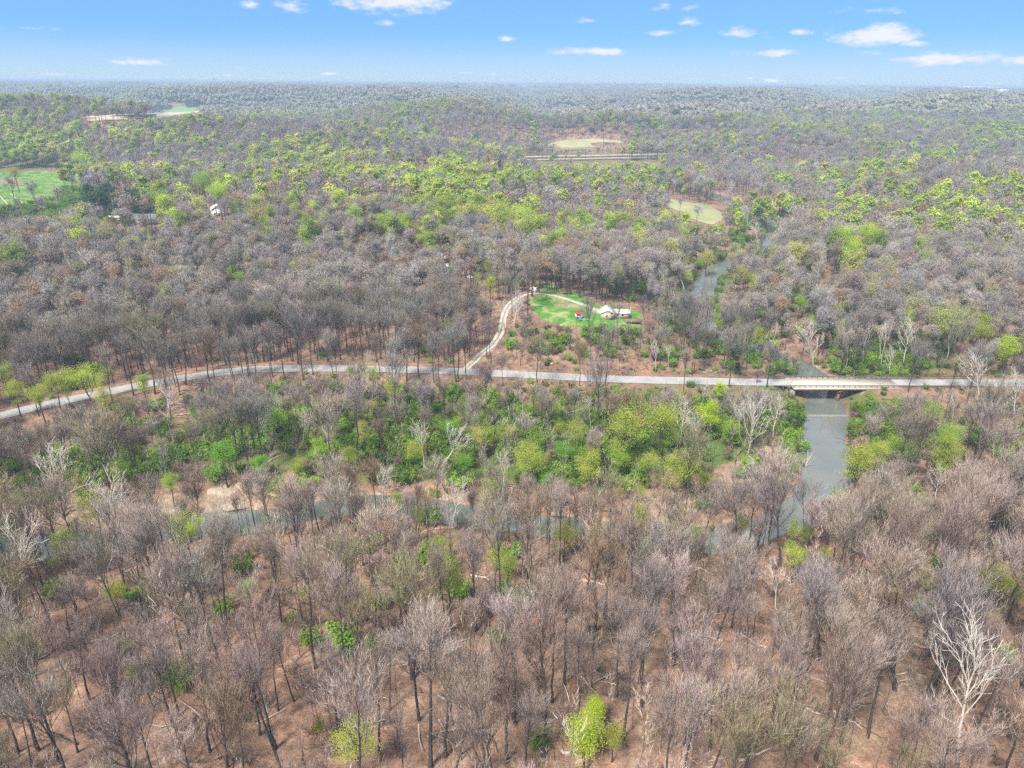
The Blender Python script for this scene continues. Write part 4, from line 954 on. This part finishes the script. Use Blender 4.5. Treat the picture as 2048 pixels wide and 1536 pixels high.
def hero(kind, protos, bx, by, tx, ty, tint, wide=1.0, fixed=None, note=None):
    """base and top as seen; the height and the lean follow from them"""
    P = march(bx, by)[0]; hs_ = np.linspace(3, 45, 200); q = proj(P + np.stack([0 * hs_, 0 * hs_, hs_], 1)); i = np.argmin(np.abs(q[1] - ty)); hgt = float(hs_[i])
    d = np.linalg.norm(P - CAM); ln = math.atan2((tx - q[0][i]) * d / F, hgt)
    return place_tree(kind, protos, float(P[0]), float(P[1]), hgt, 0.0, tint, (ln, 0), wide, fixed=fixed, note=note)
PT = (.62, .57, .52)
for k, (bx, by, tx, ty, wd, fx) in enumerate(((128, 1035, 95, 890, 1.35, 2), (218, 1142, 205, 955, 1.0, 1), (45, 1240, 8, 1035, 1.0, 0), (340, 860, 325, 768, 1.2, 0), (878, 955, 922, 848, 1.25, 3), (846, 945, 838, 845, 1, 1), (1052, 838, 1035, 775, .8, 3),
        (1362, 905, 1362, 800, 1.1, 0), (1398, 930, 1388, 825, .9, 1), (1492, 925, 1518, 788, .95, 2), (1475, 890, 1482, 800, .9, 1), (1545, 880, 1556, 790, 1.0, 0), (1520, 1015, 1498, 915, 1.0, 0), (1915, 1535, 1965, 1245, .95, 0),
        (1690, 742, 1700, 655, .8, 1), (1720, 740, 1736, 650, .8, 1), (1755, 732, 1768, 645, .8, 1), (1762, 736, 1775, 650, .7, 3), (1806, 738, 1820, 640, 1.0, 0), (1890, 725, 1908, 640, 1, 1), (1628, 738, 1614, 640, 1.3, 2), (1545, 692, 1553, 645, 1, 0),
        (1965, 815, 1950, 700, 1.2, 0), (2030, 840, 2035, 740, 1.2, 0), (1906, 858, 1910, 790, .7, 3), (1988, 918, 1990, 855, 1, 0), (1780, 752, 1782, 690, .9, 0), (1312, 745, 1308, 680, .8, 0), (1335, 745, 1338, 690, .7, 1), (1398, 830, 1412, 772, .7, 3),
        (1460, 402, 1462, 360, 1.2, 0), (1636, 565, 1640, 500, 1.2, 0), (1515, 500, 1512, 445, 1.2, 1), (1497, 455, 1490, 410, 1.2, 0), (1348, 390, 1350, 355, .8, 1), (1330, 600, 1325, 530, .9, 1), (1370, 600, 1350, 500, .9, 1), (1010, 660, 1004, 600, 1, 3), (1028, 668, 1032, 585, 1, 0), (1022, 655, 1042, 590, 1.1, 2),
        (240, 428, 238, 385, 1.5, 2), (600, 900, 612, 820, .9, 1), (660, 930, 650, 850, .9, 0), (330, 960, 322, 890, .8, 1), (560, 860, 556, 790, .7, 1), (1000, 1320, 1010, 1195, 1, 3), (1560, 1240, 1545, 1130, 1, 3), (735, 760, 736, 700, .7, 1), (440, 1080, 430, 985, 1.1, 0), (760, 1010, 770, 930, 1.3, 2),
        (905, 1060, 915, 960, 1.2, 0), (1010, 985, 1002, 905, 1, 0), (1180, 860, 1176, 790, .7, 1), (1870, 1010, 1880, 930, 1.2, 0))):
    e_ = hero("sycamore", SH, bx, by, tx, ty, PT, wd, fx)
    if wd > 1.1 or bx == 1915: HC.append((tx, ty + 25, 34, e_.location.y - 3)); HC.append(((tx + bx) / 2, (ty + by) / 2, 26, e_.location.y - 3))
    for t_ in (.35, .65, .9): HC.append((bx + (tx - bx) * t_, by + (ty - by) * t_, 15, e_.location.y - 3))
Y1, Y2, Y3, Y4, OL = (.48, .64, .04), (.34, .52, .06), (.44, .51, .09), (.20, .46, .04), (.40, .42, .07)
for (cx, cy_, r, tn) in ((1172, 1478, 46, Y1), (1190, 1425, 26, Y1), (1228, 1478, 30, OL), (712, 1490, 48, Y3), (1590, 1118, 28, Y1), (1130, 1072, 32, OL), (368, 1062, 32, Y1), (208, 1012, 38, Y3), (496, 1180, 22, Y2), (1280, 1016, 20, Y1), (1992, 1165, 34, Y3), (2035, 1185, 34, Y3),
        (607, 1193, 13, Y2), (172, 766, 34, Y1), (108, 772, 24, Y3), (78, 798, 26, Y3), (28, 785, 22, Y3), (788, 778, 28, Y3), (745, 752, 20, Y3), (895, 780, 14, Y3), (1250, 858, 46, Y3), (1320, 850, 46, Y3), (1060, 925, 36, Y3), (1418, 832, 28, Y1), (1010, 870, 26, Y3), (1355, 945, 38, Y3), (1300, 930, 28, Y3),
        (1180, 935, 32, Y3), (1240, 920, 24, Y2), (975, 875, 22, Y1), (1150, 870, 26, Y3), (1702, 918, 34, Y3), (1752, 912, 26, Y3), (1895, 652, 44, Y3), (2018, 700, 24, Y1), (1960, 668, 20, Y3), (1683, 480, 32, Y1), (1742, 480, 32, Y1), (1705, 512, 26, Y1), (1410, 515, 20, Y3), (405, 366, 26, Y2), (320, 405, 24, Y2), (438, 392, 28, Y1),
        (445, 915, 34, Y4), (520, 930, 20, Y4), (240, 940, 22, Y2), (40, 1030, 30, Y2), (340, 970, 24, Y2), (130, 1090, 30, Y3), (880, 1090, 20, Y2), (885, 1120, 18, Y2), (1900, 880, 30, Y2), (1860, 830, 26, Y2), (1790, 900, 26, Y2), (1480, 555, 22, OL), (1350, 600, 14, OL), (555, 840, 24, Y2), (640, 900, 24, Y2), (700, 915, 24, Y3),
        (900, 860, 22, Y4), (930, 930, 24, Y4), (830, 905, 22, Y3), (600, 930, 20, Y3), (1440, 780, 16, Y1), (1650, 1110, 14, OL), (1545, 680, 12, Y1), (980, 570, 18, Y3), (285, 610, 14, Y1), (480, 560, 18, Y2), (465, 545, 14, Y2), (2010, 640, 16, Y1), (1600, 610, 16, Y2), (1460, 860, 22, Y2), (1490, 930, 16, Y2), (640, 1455, 14, OL),
        (270, 1345, 16, OL), (230, 1190, 26, OL), (700, 745, 12, OL), (1130, 905, 22, Y4), (1075, 880, 20, Y2), (1340, 880, 26, Y2), (1280, 985, 18, Y3), (1410, 960, 18, Y3), (1095, 960, 18, Y4), (30, 350, 12, OL), (155, 322, 22, Y1), (245, 345, 18, Y2), (760, 448, 18, Y1), (715, 455, 20, Y1), (810, 450, 20, Y1), (842, 480, 14, Y1), (885, 465, 16, Y1)):
    d0 = np.linalg.norm(march(cx, cy_ + r)[0] - CAM); rm = r * d0 / F; hgt = min(max(rm * 2.8, 6), 24)
    P = march(cx, cy_, lift=hgt * .66)[0]
    if noland(np.array([P[0]]), np.array([P[1]]))[0] and seglines(RIV, P[0:1], P[1:2])[0] < 8: P[1] -= 4
    place_tree("leafy_tree", LH, float(P[0]), float(P[1]), hgt, RNG.uniform(0, 6.28), tn, wide=min(1.9, max(.9, rm / (hgt * .235)))); HC.append((cx, cy_, r * .85, float(P[1]) - 3))
for (bx, by, tx, ty) in ((172, 432, 172, 362), (212, 425, 212, 360), (225, 430, 226, 368), (262, 432, 262, 380), (285, 424, 285, 385), (300, 428, 302, 378), (330, 420, 332, 372), (195, 436, 195, 375), (318, 424, 318, 380), (235, 436, 236, 372), (275, 436, 274, 385), (248, 428, 250, 370), (184, 440, 185, 380), (998, 345, 998, 325), (1104, 318, 1104, 303), (1112, 318, 1112, 305), (375, 214, 375, 194), (388, 214, 388, 197), (1115, 224, 1115, 202),
        (1476, 748, 1475, 722), (1073, 668, 1073, 656), (557, 222, 557, 208), (1098, 226, 1098, 210), (1395, 500, 1393, 478), (850, 330, 850, 318)):
    hero("pine_tree", PH, bx, by, tx, ty, (.05, .125, .045), 1.9); HC.append((tx, (ty + by) / 2, 18 if by > 350 else 8, float(march(bx, by)[0][1]) - 4))
for (cx, cy_, r) in ((795, 925, 15), (1710, 895, 14), (1195, 702, 13), (1305, 706, 15), (1275, 712, 10), (1515, 752, 12), (1345, 712, 10), (1705, 832, 8), (1235, 690, 9)):
    d0 = np.linalg.norm(march(cx, cy_ + r)[0] - CAM); rm = r * d0 / F; hgt = max(rm * 2.2, 4.5); P = march(cx, cy_, lift=hgt * .6)[0]
    place_tree("redbud", [LH[3], LH[2]], float(P[0]), float(P[1]), hgt, RNG.uniform(0, 6.28), (.42, .16, .36), wide=1.25); HC.append((cx, cy_, r, float(P[1]) - 3))
# the pale twiggy crowns and tall dark trunks of the foreground
for (bx, by, tx, ty, wd, tn) in ((838, 1440, 822, 1255, 1.1, (.56, .49, .47)), (905, 1450, 905, 1300, 1.0, (.50, .45, .42)), (780, 1420, 778, 1275, 1.0, (.55, .49, .45)), (730, 1330, 690, 1190, 1.1, (.54, .46, .44)), (952, 1262, 945, 1085, 1, (.42, .35, .32)), (1030, 1350, 1015, 1195, 1.2, (.42, .35, .35)),
        (1232, 1395, 1240, 1200, 1, (.40, .33, .31)), (1282, 1415, 1300, 1215, 1, (.40, .34, .32)), (1258, 1230, 1268, 1010, 1.1, (.42, .32, .28)), (1290, 1290, 1300, 1090, 1.1, (.38, .32, .32)), (1342, 1230, 1352, 1020, 1.2, (.40, .31, .27)), (1585, 1405, 1650, 1150, 1.1, (.44, .38, .37)), (1640, 1320, 1660, 1120, 1, (.40, .34, .33)),
        (1735, 1475, 1795, 1245, 1, (.40, .33, .29)), (1790, 1380, 1830, 1130, 1.2, (.44, .35, .27)), (1840, 1455, 1930, 1165, .9, (.36, .32, .33)), (1845, 1450, 1945, 1175, 1, (.38, .32, .32)), (1870, 1445, 1915, 1270, .9, (.38, .32, .3)), (1370, 1395, 1380, 1215, 1.1, (.38, .3, .28)), (1800, 1060, 1795, 920, 1.3, (.34, .28, .27)),
        (520, 1470, 500, 1320, 1, (.46, .36, .33)), (420, 1385, 390, 1210, 1.1, (.40, .33, .30)), (360, 1490, 300, 1290, 1, (.38, .32, .31)), (180, 1400, 140, 1250, 1, (.40, .33, .31)), (680, 1460, 660, 1290, 1, (.42, .34, .32)), (40, 1240, 20, 1110, 1, (.30, .26, .26)), (240, 1440, 215, 1290, 1, (.38, .32, .31)), (285, 1365, 265, 1220, .8, (.4, .34, .32)),
        (1480, 1180, 1470, 960, 1, (.34, .29, .28)), (1560, 1130, 1560, 960, 1, (.36, .3, .29)), (1610, 1085, 1615, 960, .9, (.36, .3, .29)), (1180, 694, 1178, 600, .9, (.30, .26, .24)), (1235, 690, 1232, 610, 1.1, (.33, .3, .27)), (1290, 665, 1288, 590, 1, (.3, .26, .24)), (985, 1310, 975, 1180, 1, (.4, .34, .32)), (1535, 1060, 1530, 930, .9, (.34, .29, .28))):
    hero("bare_tree", BH, bx, by, tx, ty, tn, wd)

# ---- every other tree
def is_green(XY, Ht):
    z = H(XY[:, 0], XY[:, 1]); px, py = proj(np.stack([XY[:, 0], XY[:, 1], z + Ht * .7], -1)); g = table(GREEN_T, px, py)
    clus = .35 + 1.3 * np.sin(XY[:, 0] / 47 + 1.3 * np.sin(XY[:, 1] / 61)) * np.sin(XY[:, 1] / 53 + 1.1 * np.sin(XY[:, 0] / 71))
    return RNG.uniform(0, 1, len(px)) < g ** 1.15 * 1.12 * np.clip(.35 + clus, .15, 1.6), px, py
def bunch(y0, y1, sp, hlo, hhi):
    XY = cells(y0, y1, sp); Ht = RNG.uniform(hlo, hhi, len(XY)); k, h1 = settle(XY, Ht); XY = XY[k]; Ht = h1[k]; g, px, py = is_green(XY, Ht); return XY, Ht, g, px, py
A = bunch(68, 205, 6.8, 15, 30); Bz = bunch(205, 460, 5.7, 15, 25); Cz = bunch(460, 1500, 8.3, 16, 25)
AX = [np.concatenate([A[k], Bz[k], Cz[k]]) for k in range(5)]
_i = np.arange(-160, 175, 4.3); _y = np.interp(_i, RIV_A[:14, 0], RIV_A[:14, 1])
row = np.concatenate([np.stack([_i + RNG.uniform(-1.5, 1.5, len(_i)), _y - 9.0 - RNG.uniform(0, 6, len(_i))], 1) for _ in range(2)]); rh = RNG.uniform(15, 24, len(row)); k_, h_ = settle(row, rh)
row = row[k_]; h_ = h_[k_]; rp = proj(np.stack([row[:, 0], row[:, 1], H(row[:, 0], row[:, 1]) + 14], -1)); AX = [np.concatenate([a, b]) for a, b in zip(AX, (row, h_, RNG.uniform(0, 1, len(row)) < .08, rp[0], rp[1]))]
XY, Ht, gr, px, py = AX; Z = H(XY[:, 0], XY[:, 1]); dist = np.hypot(XY[:, 0], XY[:, 1])
inframe = (px > -60) & (px < 2108) & (py < 1600)
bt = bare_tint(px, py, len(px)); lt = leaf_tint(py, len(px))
nb = sum(r['kind'] == 'bare_tree' for r in REG); nl_ = sum(r['kind'] == 'leafy_tree' for r in REG)
bi = np.nonzero(~gr & inframe)[0]; bi = bi[np.argsort(dist[bi])]; single_b = set(bi[:298 - nb].tolist())
gi_ = np.nonzero(gr & inframe)[0]; gi_ = gi_[np.argsort(dist[gi_])]; single_g = set(gi_[:290 - nl_].tolist())
for k in bi[:298 - nb]: place_tree("bare_tree", BH, float(XY[k, 0]), float(XY[k, 1]), float(Ht[k]), RNG.uniform(0, 6.28), bt[k], (RNG.normal() * .045, RNG.normal() * .045), RNG.uniform(.72, 1.02))
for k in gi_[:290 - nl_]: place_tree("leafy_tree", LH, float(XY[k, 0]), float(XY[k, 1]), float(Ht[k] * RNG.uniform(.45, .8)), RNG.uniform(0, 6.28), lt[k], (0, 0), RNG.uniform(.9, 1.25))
def rest(sel, lod_mid, lod_far, bank, name, tint, label, hmul):
    k = np.nonzero(sel)[0]; n = len(k); near = dist[k] < 470; vn = (dist[k] < 300) & (bank is wood)
    pid = np.where(vn, np.array(B0)[RNG.randint(0, len(B0), n)], 0) + ~vn * np.where(near, np.array(lod_mid)[RNG.randint(0, len(lod_mid), n)], np.array(lod_far)[RNG.randint(0, len(lod_far), n)])
    s = Ht[k] * hmul / np.array(bank.h)[pid]; w = s * np.where(vn, RNG.uniform(.8, 1.15, n), RNG.uniform(.85, 1.25, n))
    scatter(name, bank, np.stack([XY[k, 0], XY[k, 1], Z[k] - .2], 1), pid, RNG.uniform(0, 6.28, n), np.stack([w, w, s], 1), tint[k], label, tilt=RNG.normal(size=(n, 2)) * .03)
    return n
mask = np.zeros(len(px), bool); mask[list(single_b)] = True; mask2 = np.zeros(len(px), bool); mask2[list(single_g)] = True
n1 = rest(~gr & ~mask, B1, B2, wood, "bare_woods", bt, "grey-brown leafless woods covering the middle distance", 1.0)
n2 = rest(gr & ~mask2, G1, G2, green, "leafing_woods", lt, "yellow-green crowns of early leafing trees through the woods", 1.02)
# far woods, patch by patch
def far(y0, y1, sp, ids, sx):
    c = cells(y0, y1, sp, 1.05); px, py = proj(np.stack([c[:, 0], c[:, 1], H(c[:, 0], c[:, 1]) + 4], -1)); ok = np.ones(len(c), bool)
    for f in (0, 8, 16, 24, 34):
        qx_, qy_ = proj(np.stack([c[:, 0], c[:, 1], H(c[:, 0], c[:, 1]) + f], -1))
        for pl_ in (F_GREEN, F_TAN, F_HILL): ok &= ~inpoly(qx_, qy_, pl_)
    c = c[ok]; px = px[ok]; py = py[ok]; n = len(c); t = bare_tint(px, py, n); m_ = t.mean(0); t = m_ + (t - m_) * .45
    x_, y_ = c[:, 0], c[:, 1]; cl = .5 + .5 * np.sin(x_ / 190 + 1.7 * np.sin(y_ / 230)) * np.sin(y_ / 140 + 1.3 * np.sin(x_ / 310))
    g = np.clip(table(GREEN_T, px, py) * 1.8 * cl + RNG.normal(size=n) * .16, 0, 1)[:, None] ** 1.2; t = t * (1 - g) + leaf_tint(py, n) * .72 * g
    s = np.full(n, sx) * RNG.uniform(.9, 1.15, n)
    return np.concatenate([c, (H(c[:, 0], c[:, 1]) - .5)[:, None]], 1), np.array(ids)[RNG.randint(0, len(ids), n)], RNG.randint(0, 4, n) * 1.5708, np.stack([s, s, s * .95], 1), t
f1 = far(1500, 4200, 25, D1, 1.0); f2 = far(4200, 15000, 88, D2, 1.15)
f = [np.concatenate([a, b]) for a, b in zip(f1, f2)]
scatter("far_woods", patch, f[0], f[1], f[2], f[3], f[4], "hazy blue-grey wooded hills rolling to the horizon")
# undergrowth: green bushes on the flats, bare brush and saplings on the slopes
c = cells(68, 620, 3.4); x, y = c[:, 0], c[:, 1]; rd_ = seglines(RIV, x, y); ok = (seglines(ROADW, x, y) > 5) & (rd_ > np.where(y < 172, 5.5, 7.4)) & (seglines(DRV, x, y) > 3) & ((seglines(BAR, x, y) > 4) | (RNG.uniform(0, 1, len(x)) < .3)) & (seglines(BANKL, x, y) > 3.5)
qx, qy = proj(np.stack([x, y, H(x, y)], -1)); ok &= ~inpoly(qx, qy, LAWN2) & ~inpoly(qx, qy, LAWN) & ~inpoly(qx, qy, [(1195, 610), (1290, 610), (1290, 655), (1195, 655)])
g = table(GREENG, qx, qy); cl = .5 + .8 * np.sin(x / 11 + 1.5 * np.sin(y / 17)) * np.sin(y / 13 + np.sin(x / 19))
isg = RNG.uniform(0, 1, len(x)) < g ** 1.3 * 1.1 * np.clip(.4 + cl, .1, 1.5); isg |= (rd_ < 11) & (y > 172) & (RNG.uniform(0, 1, len(x)) < .5); isb = ~isg & (RNG.uniform(0, 1, len(x)) < np.where(y < 200, .62, np.where((qx > 1020) & (qx < 1500) & (qy > 640), .7, .25)))
ok &= (isg | (isb & (y < 470))) & ~inpoly(qx, qy, PAST) & ~inpoly(qx, qy, [(1290, 395), (1450, 395), (1460, 460), (1360, 460)]); c = c[ok]; isg = isg[ok]; n = len(c); qy = qy[ok]; Zc = H(c[:, 0], c[:, 1])
roadn = (seglines(ROADW, c[:, 0], c[:, 1]) < 14) | inpoly(qx[ok], qy, [(1040, 600), (1095, 570), (1180, 580), (1310, 620), (1330, 662), (1060, 662)])
pid = np.where(isg, np.array(U1)[RNG.randint(0, 4, n)], np.where(RNG.uniform(0, 1, n) < .5, np.array(U2)[RNG.randint(0, 3, n)], np.array(U3)[RNG.randint(0, 3, n)]))
tg = np.array([.13, .25, .035]) * RNG.uniform(.55, 1.9, (n, 1)) + np.array([.12, .09, .01]) * RNG.uniform(0, 1, (n, 1)) ; tb = bare_tint(qx[ok], qy, n)
s = RNG.uniform(.5, 1.35, n) * np.where(roadn, .45, 1) * np.where(isg, 1, .9) * np.where((pid >= U3[0]) & ~roadn, RNG.uniform(1.1, 2.1, n), 1)
scatter("undergrowth", brush, np.stack([c[:, 0], c[:, 1], Zc - .05], 1), pid, RNG.uniform(0, 6.28, n), np.stack([s, s, s], 1), np.where(isg[:, None], tg, tb), "low green bushes and bare brush under the trees")

# fallen trunks on the forest floor
LOGS = [(1660, 1425, 1722, 1456), (1465, 1530, 1540, 1500), (640, 1150, 700, 1098), (500, 1335, 545, 1295), (1958, 1455, 1975, 1500), (1958, 1428, 1990, 1436), (1560, 1395, 1640, 1432), (430, 1368, 470, 1352), (730, 1235, 795, 1270), (60, 1330, 100, 1310), (1375, 1270, 1440, 1280), (1615, 1270, 1650, 1285), (180, 1288, 240, 1270), (1285, 1002, 1345, 998), (1180, 1022, 1240, 1026),
        (1920, 1360, 1935, 1400), (1165, 1160, 1230, 1175), (960, 1270, 990, 1230), (1480, 1270, 1530, 1300), (860, 1300, 885, 1275), (1350, 1390, 1358, 1420), (190, 1150, 225, 1138), (940, 1150, 975, 1160), (330, 1360, 390, 1352), (1120, 1500, 1170, 1522), (1250, 1300, 1290, 1296), (590, 1350, 640, 1380), (1060, 1270, 1090, 1240), (1740, 1200, 1790, 1205), (100, 1470, 150, 1490),
        (880, 1395, 930, 1420), (1390, 1135, 1430, 1150), (1660, 1180, 1700, 1172), (250, 1215, 300, 1205), (720, 1130, 760, 1122), (1195, 676, 1220, 668), (1140, 690, 1160, 697)]
LG = []
for k, (x0, y0, x1, y1) in enumerate(LOGS):
    A_, B_ = march([x0, x1], [y0, y1]); v = B_ - A_; L_ = float(np.linalg.norm(v)); rng = np.random.RandomState(k); n = 7
    t = np.linspace(0, 1, n)[:, None]; P = v * t; P[:, 2] = H(P[:, 0] + A_[0], P[:, 1] + A_[1]) - A_[2]; P += rng.normal(size=P.shape) * [.25, .25, .05]; r = rng.uniform(.2, .36)
    P[:, 2] += r * .8; o = MB().tube(P[None], (r * np.linspace(1, .45, n))[None], 7)
    for q in range(rng.randint(1, 5)):
        i_ = rng.randint(2, n - 1); d = unit(unit(v) * .6 + rng.normal(size=3) * .6 + [0, 0, .25]); o.tube(np.array([P[i_], P[i_] + d * 1.2, P[i_] + d * 2.4 + [0, 0, .2]]), [.1, .06, .03], 4)
    ob = o.build("fallen_log", M['deadwood'] if k % 3 != 2 else M['darkwood'], None, True); ob.location = tuple(A_); LG.append((ob, (x0 + x1) / 2, (y0 + y1) / 2, "pale" if k % 3 != 2 else "dark", L_))
# broken branches and sticks littering the floor
litter = Bank("stick_pile")
for k in range(5):
    rng = np.random.RandomState(60 + k); o = MB()
    for q in range(4):
        a = rng.uniform(0, 6.28); L_ = rng.uniform(1.5, 5); b0 = rng.uniform(-2, 2, 3) * [1, 1, 0]; e = b0 + np.array([math.cos(a), math.sin(a), rng.uniform(.0, .22)]) * L_
        o.tube(np.array([b0, (b0 + e) / 2 + rng.normal(size=3) * [.2, .2, .05], e]), [rng.uniform(.07, .16), .07, .03], 4)
    litter.add(o.mesh("sticks%d" % k, [M['deadwood'] if k % 2 else M['darkwood']], True))
c = cells(70, 260, 7.5); c = c[(seglines(ROADW, c[:, 0], c[:, 1]) > 6) & (seglines(RIV, c[:, 0], c[:, 1]) > 8) & (RNG.uniform(0, 1, len(c)) < .6)]; nn = len(c)
s = RNG.uniform(.5, 1.6, nn); scatter("woody_debris", litter, np.stack([c[:, 0], c[:, 1], H(c[:, 0], c[:, 1]) + .05], 1), RNG.randint(0, 5, nn), RNG.uniform(0, 6.28, nn), np.stack([s, s, s], 1), np.ones((nn, 3)), "pale broken branches strewn on the leaf litter")
# rocky ledges at the left bank
for k, (bx, by, sz) in enumerate(((440, 985, 4.2), (500, 975, 4.6), (545, 985, 3.2), (470, 1012, 3.6), (605, 974, 2.8), (580, 968, 3.2), (240, 1046, 2.4), (330, 1024, 3.0), (140, 1060, 2.6), (1345, 1015, 2.8), (1500, 942, 2.4), (1115, 1024, 2.8))):
    P = march(bx, by)[0]; rng = np.random.RandomState(k + 40); nu, nv = 16, 8; V = []
    ph = rng.uniform(0, 6.28, 6)
    for j in range(nv):
        b_ = (j / (nv - 1)) * 1.45
        for i_ in range(nu):
            a = i_ * 2 * math.pi / nu; rr = sz * .7 * (1 + .18 * math.sin(2 * a + ph[0]) + .1 * math.sin(5 * a + ph[1]) + .06 * math.sin(9 * a + ph[2])) * math.cos(b_)
            z = sz * .34 * math.sin(b_); z = round(z / .35) * .35 * .6 + z * .4
            V.append((rr * math.cos(a) * 1.5, rr * math.sin(a) * .8, z + .07 * math.sin(4 * a + ph[3] + j) - .2))
    Q = [(j * nu + i_, j * nu + (i_ + 1) % nu, (j + 1) * nu + (i_ + 1) % nu, (j + 1) * nu + i_) for j in range(nv - 1) for i_ in range(nu)]; V.append((0, 0, sz * .34 - .2))
    o = MB().add(V, Q, [((nv - 1) * nu + i_, (nv - 1) * nu + (i_ + 1) % nu, nu * nv) for i_ in range(nu)]).build("rock_ledge", M['rock'], None, False); o.location = tuple(P); o.rotation_euler = (0, 0, rng.uniform(-.3, .3)); LG.append((o, bx, by, "tan", sz))
# driftwood by the water and a snag lying in it
P = march(1610, 938)[0]; o = MB(); rng = np.random.RandomState(3)
for q in range(9): d = unit(np.array([rng.uniform(-1, 1), rng.uniform(-.6, .6), rng.uniform(.25, .8)])); o.tube(np.array([(0, 0, -.6), d * 2.4 + rng.normal(size=3) * .3, d * rng.uniform(4, 6)]), [.16, .1, .03], 5)
ob = o.build("driftwood", M['deadwood']); ob.location = (P[0], P[1], WATER + .2); tag(ob, "white driftwood snag lying in the creek off the gravel bar", "driftwood")

# ---- labels
ORD = ["first", "second", "third", "fourth", "fifth", "sixth", "seventh", "eighth", "ninth", "tenth", "eleventh", "twelfth", "thirteenth", "fourteenth", "fifteenth", "sixteenth", "seventeenth", "eighteenth", "nineteenth", "twentieth",
       "twenty-first", "twenty-second", "twenty-third", "twenty-fourth", "twenty-fifth", "twenty-sixth"]
def look(r):
    t = r['t']
    if r['kind'] == 'sycamore': return ("tall" if r['h'] > 20 else "small") + " white-limbed"
    if r['kind'] == 'pine_tree': return "dark green"
    if r['kind'] == 'redbud': return "purple-pink"
    if r['kind'] == 'leafy_tree': return "bright lime" if t[1] > .44 else ("yellow-green" if t[0] > t[1] * .95 else ("mid green" if t[1] < .33 else "fresh green"))
    b = "tawny" if t[0] > 1.55 * t[2] else ("pale grey" if sum(t) > 1.25 else ("dark grey" if sum(t) < .78 else "brown-grey")); return ("tall " if r['h'] > 23 else "") + b
CATS = {'sycamore': ('sycamore', 'sycamore', 'white-barked sycamores'), 'pine_tree': ('pine', 'pine', 'dark evergreens'), 'redbud': ('redbud', 'redbud', 'flowering redbuds'), 'leafy_tree': ('leafing tree', 'tree', 'leafing trees'), 'bare_tree': ('bare tree', 'tree', 'leafless trees')}
for kind, (noun, cat, grp) in CATS.items():
    R_ = sorted([r for r in REG if r['kind'] == kind], key=lambda r: -r['py']); rows = max(1, math.ceil(len(R_) / 16)); per = math.ceil(len(R_) / rows)
    for j in range(rows):
        row = sorted(R_[j * per:(j + 1) * per], key=lambda r: r['px']); rn = "bottom" if j == 0 else ORD[j]
        for i_, r in enumerate(row):
            l = "%s %s, %s from the left, %s row from the bottom" % (look(r), noun, ORD[i_], rn) if j else "%s %s, %s from the left in the lowest row" % (look(r), noun, ORD[i_])
            tag(r['o'], l, cat, grp)
lg = sorted([q for q in LG if q[0].name.startswith("fallen")], key=lambda q: -q[2])
for j in range(3):
    row = sorted(lg[j * 13:(j + 1) * 13], key=lambda q: q[1])
    for i_, q in enumerate(row): tag(q[0], "%s fallen trunk, %s from the left %s" % (q[3], ORD[i_], ("nearest the bottom edge", "in the middle of the slope", "toward the creek and lawn")[j]), "log", "fallen trunks on the forest floor")
rk = sorted([q for q in LG if q[0].name.startswith("rock")], key=lambda q: q[1])
for i_, q in enumerate(rk): tag(q[0], "tan sandstone ledge on the creek bank, %s from the left" % ORD[i_], "rock", "sandstone ledges on the creek bank")

# ------------------------------------------------------------------ haze: one box of even air
hz, nt, N, L, b = new_mat("haze"); N.remove(b)
pv = N.new("ShaderNodeVolumePrincipled"); pv.inputs["Color"].default_value = (.58, .78, 1, 1); pv.inputs["Density"].default_value = HAZE; pv.inputs["Anisotropy"].default_value = 0.0
L.new(pv.outputs[0], N["Material Output"].inputs["Volume"])
zlo = float(gv[:, 2].min()) - 1.5; zhi = max(float(gv[:, 2].max()) + 27, CAMZ + 4)
o = MB().box(-36000, 36000, -400, 44000, zlo, zhi).build("haze", hz); tag(o, "thin blue haze over the far hills", kind="stuff")
print("SCENE", len(SC.objects), "bare rest", n1, "green rest", n2, "far", len(f[0]), "under", n, "single", len(REG), "gz", gv[:, 2].min(), gv[:, 2].max())
open("/tmp/gz.txt", "w").write(str((float(gv[:, 2].max()), zhi, n1, n2, len(f[0]), n)))
